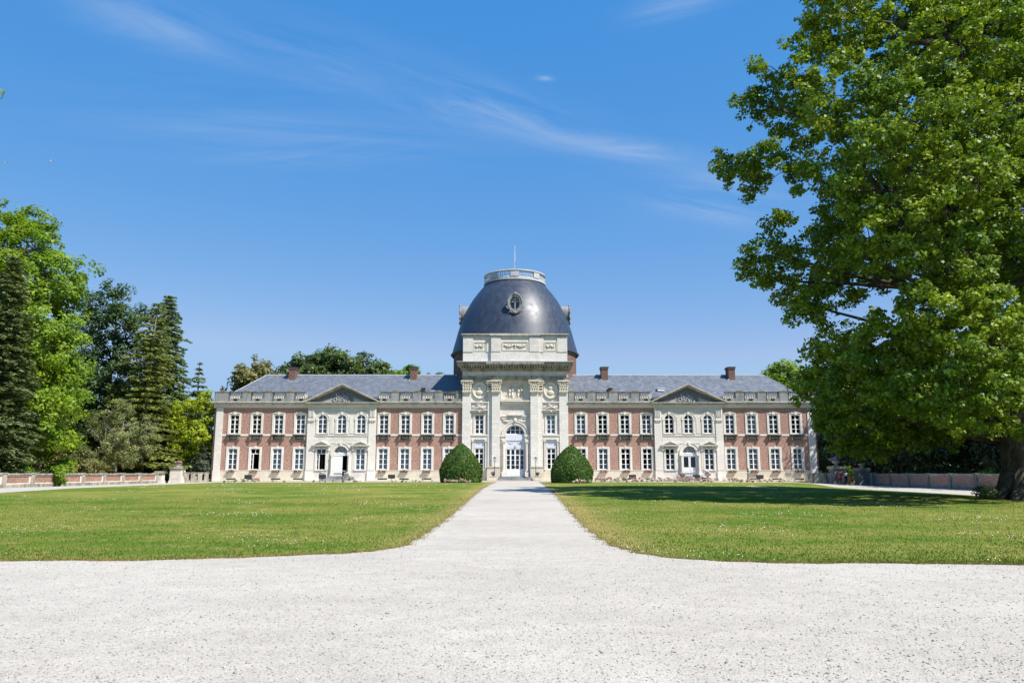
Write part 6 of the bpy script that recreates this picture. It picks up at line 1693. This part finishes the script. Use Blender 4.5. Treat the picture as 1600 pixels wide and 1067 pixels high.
# flower borders
def border(name, label, x0, x1, y0, y1, dens, mix, seed, hh=.35, sz=.09):
    g = np.random.default_rng(seed); k = int(abs(x1 - x0) * dens)
    x = g.uniform(x0, x1, k); y = g.uniform(y0, y1, k)
    C = np.stack([x, y, gz_np(x, y) + g.uniform(.08, hh, k)], 1)
    t_ = thing(name, label, 'flower bed', ((x0 + x1) / 2, (y0 + y1) / 2, gz((x0 + x1) / 2, y0)))
    C -= np.array(t_.location)
    for j, (m_, f_) in enumerate(mix):
        kk = max(3, int(k * f_)); idx = g.choice(k, kk)
        me, n = leaf_cloud('plants', C[idx] + (0 if m_.startswith('leaf') else .05), np.full(kk, .16), 22, sz, M[m_], (0, 0, -5), .8, .5, seed + j, aspect=.9)
        tag(link('plants' if m_.startswith('leaf') else 'blooms', me, t_), kind='stuff')
border('flower_bed', 'thin row of pale and pink flowers along the far edge of the left lawn', -36, -9, 96.2, 96.9, 3.0, (('leaf_mid', .8), ('fl_pink', .18), ('fl_white', .25)), 401, .22)
border('flower_bed', 'row of pink and white flowers along the far edge of the right lawn', 10.5, 34, 96.2, 97.2, 7.0, (('leaf_mid', .8), ('fl_pink', .5), ('fl_white', .7)), 402, .3)
border('flower_bed', 'pink flower border between the right yew mound and right pavilion, close to the wall', 8.5, 27, 99.3, 100.2, 8.0, (('leaf_mid', .7), ('fl_pink', 1.0), ('fl_white', .4)), 403, .45)
border('flower_bed', 'brownish low planting at the foot of the wall around the right pavilion', 20, 40, 101.2, 102.4, 5.0, (('leaf_olive', 1.0), ('fl_pink', .25)), 404, .28)
border('flower_bed', 'cluster of orange-red flowers below the second window from the left end', -34.6, -32.2, 99.4, 100.4, 9.0, (('leaf_mid', .6), ('fl_pink', 1.0)), 405, .35)
border('flower_bed', 'pale pink flowers in front of the left yew mound', px_x(692, 86), px_x(735, 86), 85.6, 86.3, 12.0, (('leaf_mid', .7), ('fl_pink', .5), ('fl_white', .7)), 406, .35)
border('flower_bed', 'pale pink flowers in front of the right yew mound', px_x(893, 83), px_x(922, 83), 82.8, 83.4, 12.0, (('leaf_mid', .5), ('fl_pink', .5), ('fl_white', .8)), 407, .3)

# ================================================================== PEOPLE
def person(label, x, y, h_, pose, hair, clothes, rz=0, seed=0, z=None, long_hair=False):
    """body is one skinned surface; clothes are separate pieces following it. pose: dict of limb angles"""
    z = gz(x, y) + .03 if z is None else z
    t_ = thing('person', label, 'person', (x, y, z), rz)
    k = h_ / 1.75
    J = {}
    def V3(a, b_, c): return Vector((a, b_, c)) * k
    hipz = .93; step = pose.get('step', 0.0)
    J['pelvis'] = V3(0, 0, .95); J['waist'] = V3(0, 0, 1.10); J['chest'] = V3(0, .0, 1.32); J['neck0'] = V3(0, 0, 1.45); J['neck'] = V3(0, -.01, 1.53); J['head'] = V3(0, -.02, 1.64); J['crown'] = V3(0, -.01, 1.72)
    edges = [('pelvis', 'waist'), ('waist', 'chest'), ('chest', 'neck0'), ('neck0', 'neck'), ('neck', 'head'), ('head', 'crown')]
    rad = {'pelvis': (.15, .11), 'waist': (.125, .09), 'chest': (.15, .105), 'neck0': (.09, .07), 'neck': (.055, .055), 'head': (.083, .098), 'crown': (.06, .07)}
    for s, n_ in ((-1, 'l'), (1, 'r')):
        st = step * s
        J['hip' + n_] = V3(.09 * s, 0, .90); J['knee' + n_] = V3(.10 * s, -st * .5 - .02, .50); J['ankle' + n_] = V3(.10 * s, -st + (.03 if st < 0 else 0), .09); J['heel' + n_] = V3(.10 * s, -st + .02, .04); J['toe' + n_] = V3(.12 * s, -st - .17, .035)
        edges += [('pelvis', 'hip' + n_), ('hip' + n_, 'knee' + n_), ('knee' + n_, 'ankle' + n_), ('ankle' + n_, 'heel' + n_), ('heel' + n_, 'toe' + n_)]
        rad.update({'hip' + n_: (.085, .085), 'knee' + n_: (.055, .055), 'ankle' + n_: (.037, .037), 'heel' + n_: (.04, .035), 'toe' + n_: (.035, .022)})
        ar = pose.get('arm' + n_, (0.06, -.02)); sw, fw, bend = (*ar, .15)[:3]
        sh = V3(.175 * s, 0, 1.41)
        el_ = sh + V3(sw * s, fw, -.29); wr = el_ + V3(sw * .4 * s, fw - bend, -.24 + bend * .5)
        J['sh' + n_] = sh; J['el' + n_] = el_; J['wr' + n_] = wr
        d = (wr - el_).normalized()
        pm = wr + d * .06 * k; J['palm' + n_] = pm
        edges += [('chest', 'sh' + n_), ('sh' + n_, 'el' + n_), ('el' + n_, 'wr' + n_), ('wr' + n_, 'palm' + n_)]
        rad.update({'sh' + n_: (.062, .062), 'el' + n_: (.042, .042), 'wr' + n_: (.027, .027), 'palm' + n_: (.036, .02)})
        side = Vector((0, 1, 0))
        for f_i in range(4):
            L_ = (.065, .078, .082, .07)[f_i] * k; o_ = side * (f_i - 1.5) * .018 * k
            J[f'f{f_i}a{n_}'] = pm + o_ + d * .035 * k; J[f'f{f_i}b{n_}'] = pm + o_ + d * L_ + Vector((-s * .018, -.0, 0)) * k
            edges += [('palm' + n_, f'f{f_i}a{n_}'), (f'f{f_i}a{n_}', f'f{f_i}b{n_}')]; rad[f'f{f_i}a{n_}'] = (.009, .009); rad[f'f{f_i}b{n_}'] = (.008, .008)
        J['th' + n_] = pm - side * .045 * k + d * .02 * k; edges.append(('palm' + n_, 'th' + n_)); rad['th' + n_] = (.01, .01)
    names = list(J); me = bpy.data.meshes.new('body')
    me.from_pydata([tuple(J[n_]) for n_ in names], [(names.index(a), names.index(b_)) for a, b_ in edges], [])
    o = bpy.data.objects.new('tmp', me); col.objects.link(o)
    sk = o.modifiers.new('skin', 'SKIN'); sb = o.modifiers.new('sub', 'SUBSURF'); sb.levels = 1; sb.render_levels = 1
    for i, n_ in enumerate(names):
        d = me.skin_vertices[0].data[i]; d.radius = (rad[n_][0] * k, rad[n_][1] * k); d.use_root = (n_ == 'pelvis')
    dg = bpy.context.evaluated_depsgraph_get(); dg.update()
    bm2 = bpy.data.meshes.new_from_object(o.evaluated_get(dg)); bpy.data.objects.remove(o)
    bm2.name = 'body'; bm2.materials.clear(); bm2.materials.append(M['skin'])
    bm2.polygons.foreach_set('use_smooth', [True] * len(bm2.polygons))
    link('body', bm2, t_)
    H = J['head']; mb = MB()
    for s in (-1, 1): mb.ball(tuple(H + V3(.032 * s, -.088, .01)), .012 * k, 6, 4)
    [q_.build('eye', M['iron'], t_) for q_ in pieces(mb)]
    mb = MB(); mb.ball(tuple(H + V3(0, -.104, -.025)), (.013 * k, .018 * k, .022 * k), 6, 4); [mb.ball(tuple(H + V3(.086 * s, .0, -.01)), (.012 * k, .02 * k, .03 * k), 6, 4) for s in (-1, 1)]; [q_.build(nm_, M['skin'], t_) for q_, nm_ in zip(pieces(mb), ('nose', 'ear', 'ear'))]
    mb = MB(); mb.box(H.x - .025 * k, H.x + .025 * k, H.y - .10 * k, H.y - .09 * k, H.z - .062 * k, H.z - .054 * k); mb.build('mouth', M['red'], t_)
    mb = MB(); mb.ball(tuple(H + V3(0, .022, .028)), (.096 * k, .10 * k, .095 * k), 12, 8)
    if long_hair: mb.lathe([(.085 * k, 0), (.095 * k, .1 * k), (.07 * k, .22 * k)], H.x, H.y + .05 * k, 10, z0=H.z - .2 * k)
    mb.build('hair', M[hair], t_, smooth=True)
    def limb_sleeve(keys, rr, name, m_):
        mb_ = MB()
        for ks, rs in zip(keys, rr): mb_.tube([tuple(J[q]) if isinstance(q, str) else tuple(q) for q in ks], [r_ * k for r_ in rs], 10)
        mb_.build(name, M[m_], t_, smooth=True)
    for c in clothes:
        if c[0] == 'trousers' or c[0] == 'shorts':
            for n_ in 'lr':
                e = 'ankle' + n_ if c[0] == 'trousers' else 'knee' + n_
                limb_sleeve([[J['hip' + n_] + V3(0, 0, .06), J['hip' + n_].lerp(J['knee' + n_], .5), 'knee' + n_, J['knee' + n_].lerp(J[e], .9)]], [[.105, .095, .075, .065]], 'trouser_leg', c[1])
            mb = MB(); mb.lathe([(.13 * k, .88 * k), (.172 * k, .92 * k), (.165 * k, 1.0 * k), (.145 * k, 1.06 * k)], n=14); mb.build('waistband', M[c[1]], t_, smooth=True)
        if c[0] in ('top', 'dress'):
            pr_ = [(.150, 1.0), (.142, 1.1), (.160, 1.25), (.172, 1.36), (.14, 1.43), (.07, 1.475)]
            if c[0] == 'dress': pr_ = [(.27, .50), (.25, .62), (.21, .80), (.175, .95)] + pr_[1:]
            mb = MB(); mb.lathe([(a * k, b_ * k) for a, b_ in pr_], n=16); 
            me_ = mb.mesh('garment', M[c[1]], True)
            for v in me_.vertices: v.co.y *= .72
            link('dress' if c[0] == 'dress' else 'shirt', me_, t_)
            for n_ in 'lr': limb_sleeve([['sh' + n_, J['sh' + n_].lerp(J['el' + n_], .6)]], [[.075, .06]], 'sleeve', c[1])
        if c[0] == 'shoes':
            for n_ in 'lr': limb_sleeve([['heel' + n_, J['heel' + n_].lerp(J['toe' + n_], .5), 'toe' + n_]], [[.045, .045, .036]], 'shoe', c[1])
    return t_
person('woman in green top and grey trousers walking past the right wing of the chateau', px_x(1169, 101.0, 745), 101.0, 1.66, {'step': .20, 'arml': (.05, .10), 'armr': (.05, -.12)}, 'hair', [('top', 'green_cloth'), ('trousers', 'grey_cloth'), ('shoes', 'navy')], R(-75), long_hair=True)
gx = lambda px, D: px_x(px, D, 750)
person('person in a long red dress at the right gate, nearest the flower-topped pillar', gx(1313.2, 96.6), 96.6, 1.60, {'step': .05, 'armr': (.10, -.05)}, 'hair', [('dress', 'red'), ('shoes', 'navy')], R(10), long_hair=True)
person('child in yellow between the red dress and the lilac top at the right gate', gx(1317.6, 96.8), 96.8, 1.12, {'step': .04}, 'hair2', [('top', 'yellow_cloth'), ('shorts', 'flagw'), ('shoes', 'navy')], R(-5))
person('person in a pale lilac top and dark trousers standing in the right gate', gx(1321.8, 97.0), 97.0, 1.68, {'step': .06, 'arml': (.12, -.05, .2)}, 'hair2', [('top', 'lightblue'), ('trousers', 'navy'), ('shoes', 'navy')], R(160), long_hair=True)
person('child in an orange shirt nearest the right-hand pillar of the right gate', gx(1331, 97.2), 97.2, 1.10, {'step': .08, 'armr': (.12, -.06)}, 'hair', [('top', 'orange'), ('shorts', 'red'), ('shoes', 'flagw')], R(20))
person('child in an orange dress beside the adult in the lilac top at the right gate', gx(1326.8, 96.8), 96.8, 1.2, {'step': .03}, 'hair', [('dress', 'orange'), ('shoes', 'navy')], R(-20), long_hair=True)

# ================================================================== BIRDS
def bird(px, py, D, label, rz, bank_):
    x, z = at(px, py, D)
    t_ = thing('gull', label, 'bird', (x, D, z), rz)
    mb = MB(); mb.tube([(-.2, 0, 0), (-.12, 0, .01), (0, 0, .0), (.14, 0, .03), (.2, 0, .03)], [.015, .05, .06, .04, .012], 8); mb.tube([(.2, 0, .03), (.24, 0, .025)], [.01, .004], 4)
    for s in (-1, 1):
        mb.add([(.06, s * .04, .03), (-.06, s * .04, .03), (-.04, s * .3, .12 + bank_ * s), (.08, s * .3, .12 + bank_ * s), (-.10, s * .6, .05 + 2 * bank_ * s), (.06, s * .03, .045), (-.05, s * .04, .04), (-.03, s * .3, .135 + bank_ * s), (.08, s * .3, .135 + bank_ * s)],
               [(0, 1, 2, 3), (3, 2, 4), (5, 8, 7, 6), (8, 4, 7)])
    mb.build('body', M['gull'], t_)
bird(80, 252, 90, 'small white bird high in the sky, the right one of two on the left', R(80), .05)
bird(8, 255, 90, 'small white bird high in the sky at the very left edge', R(100), -.04)
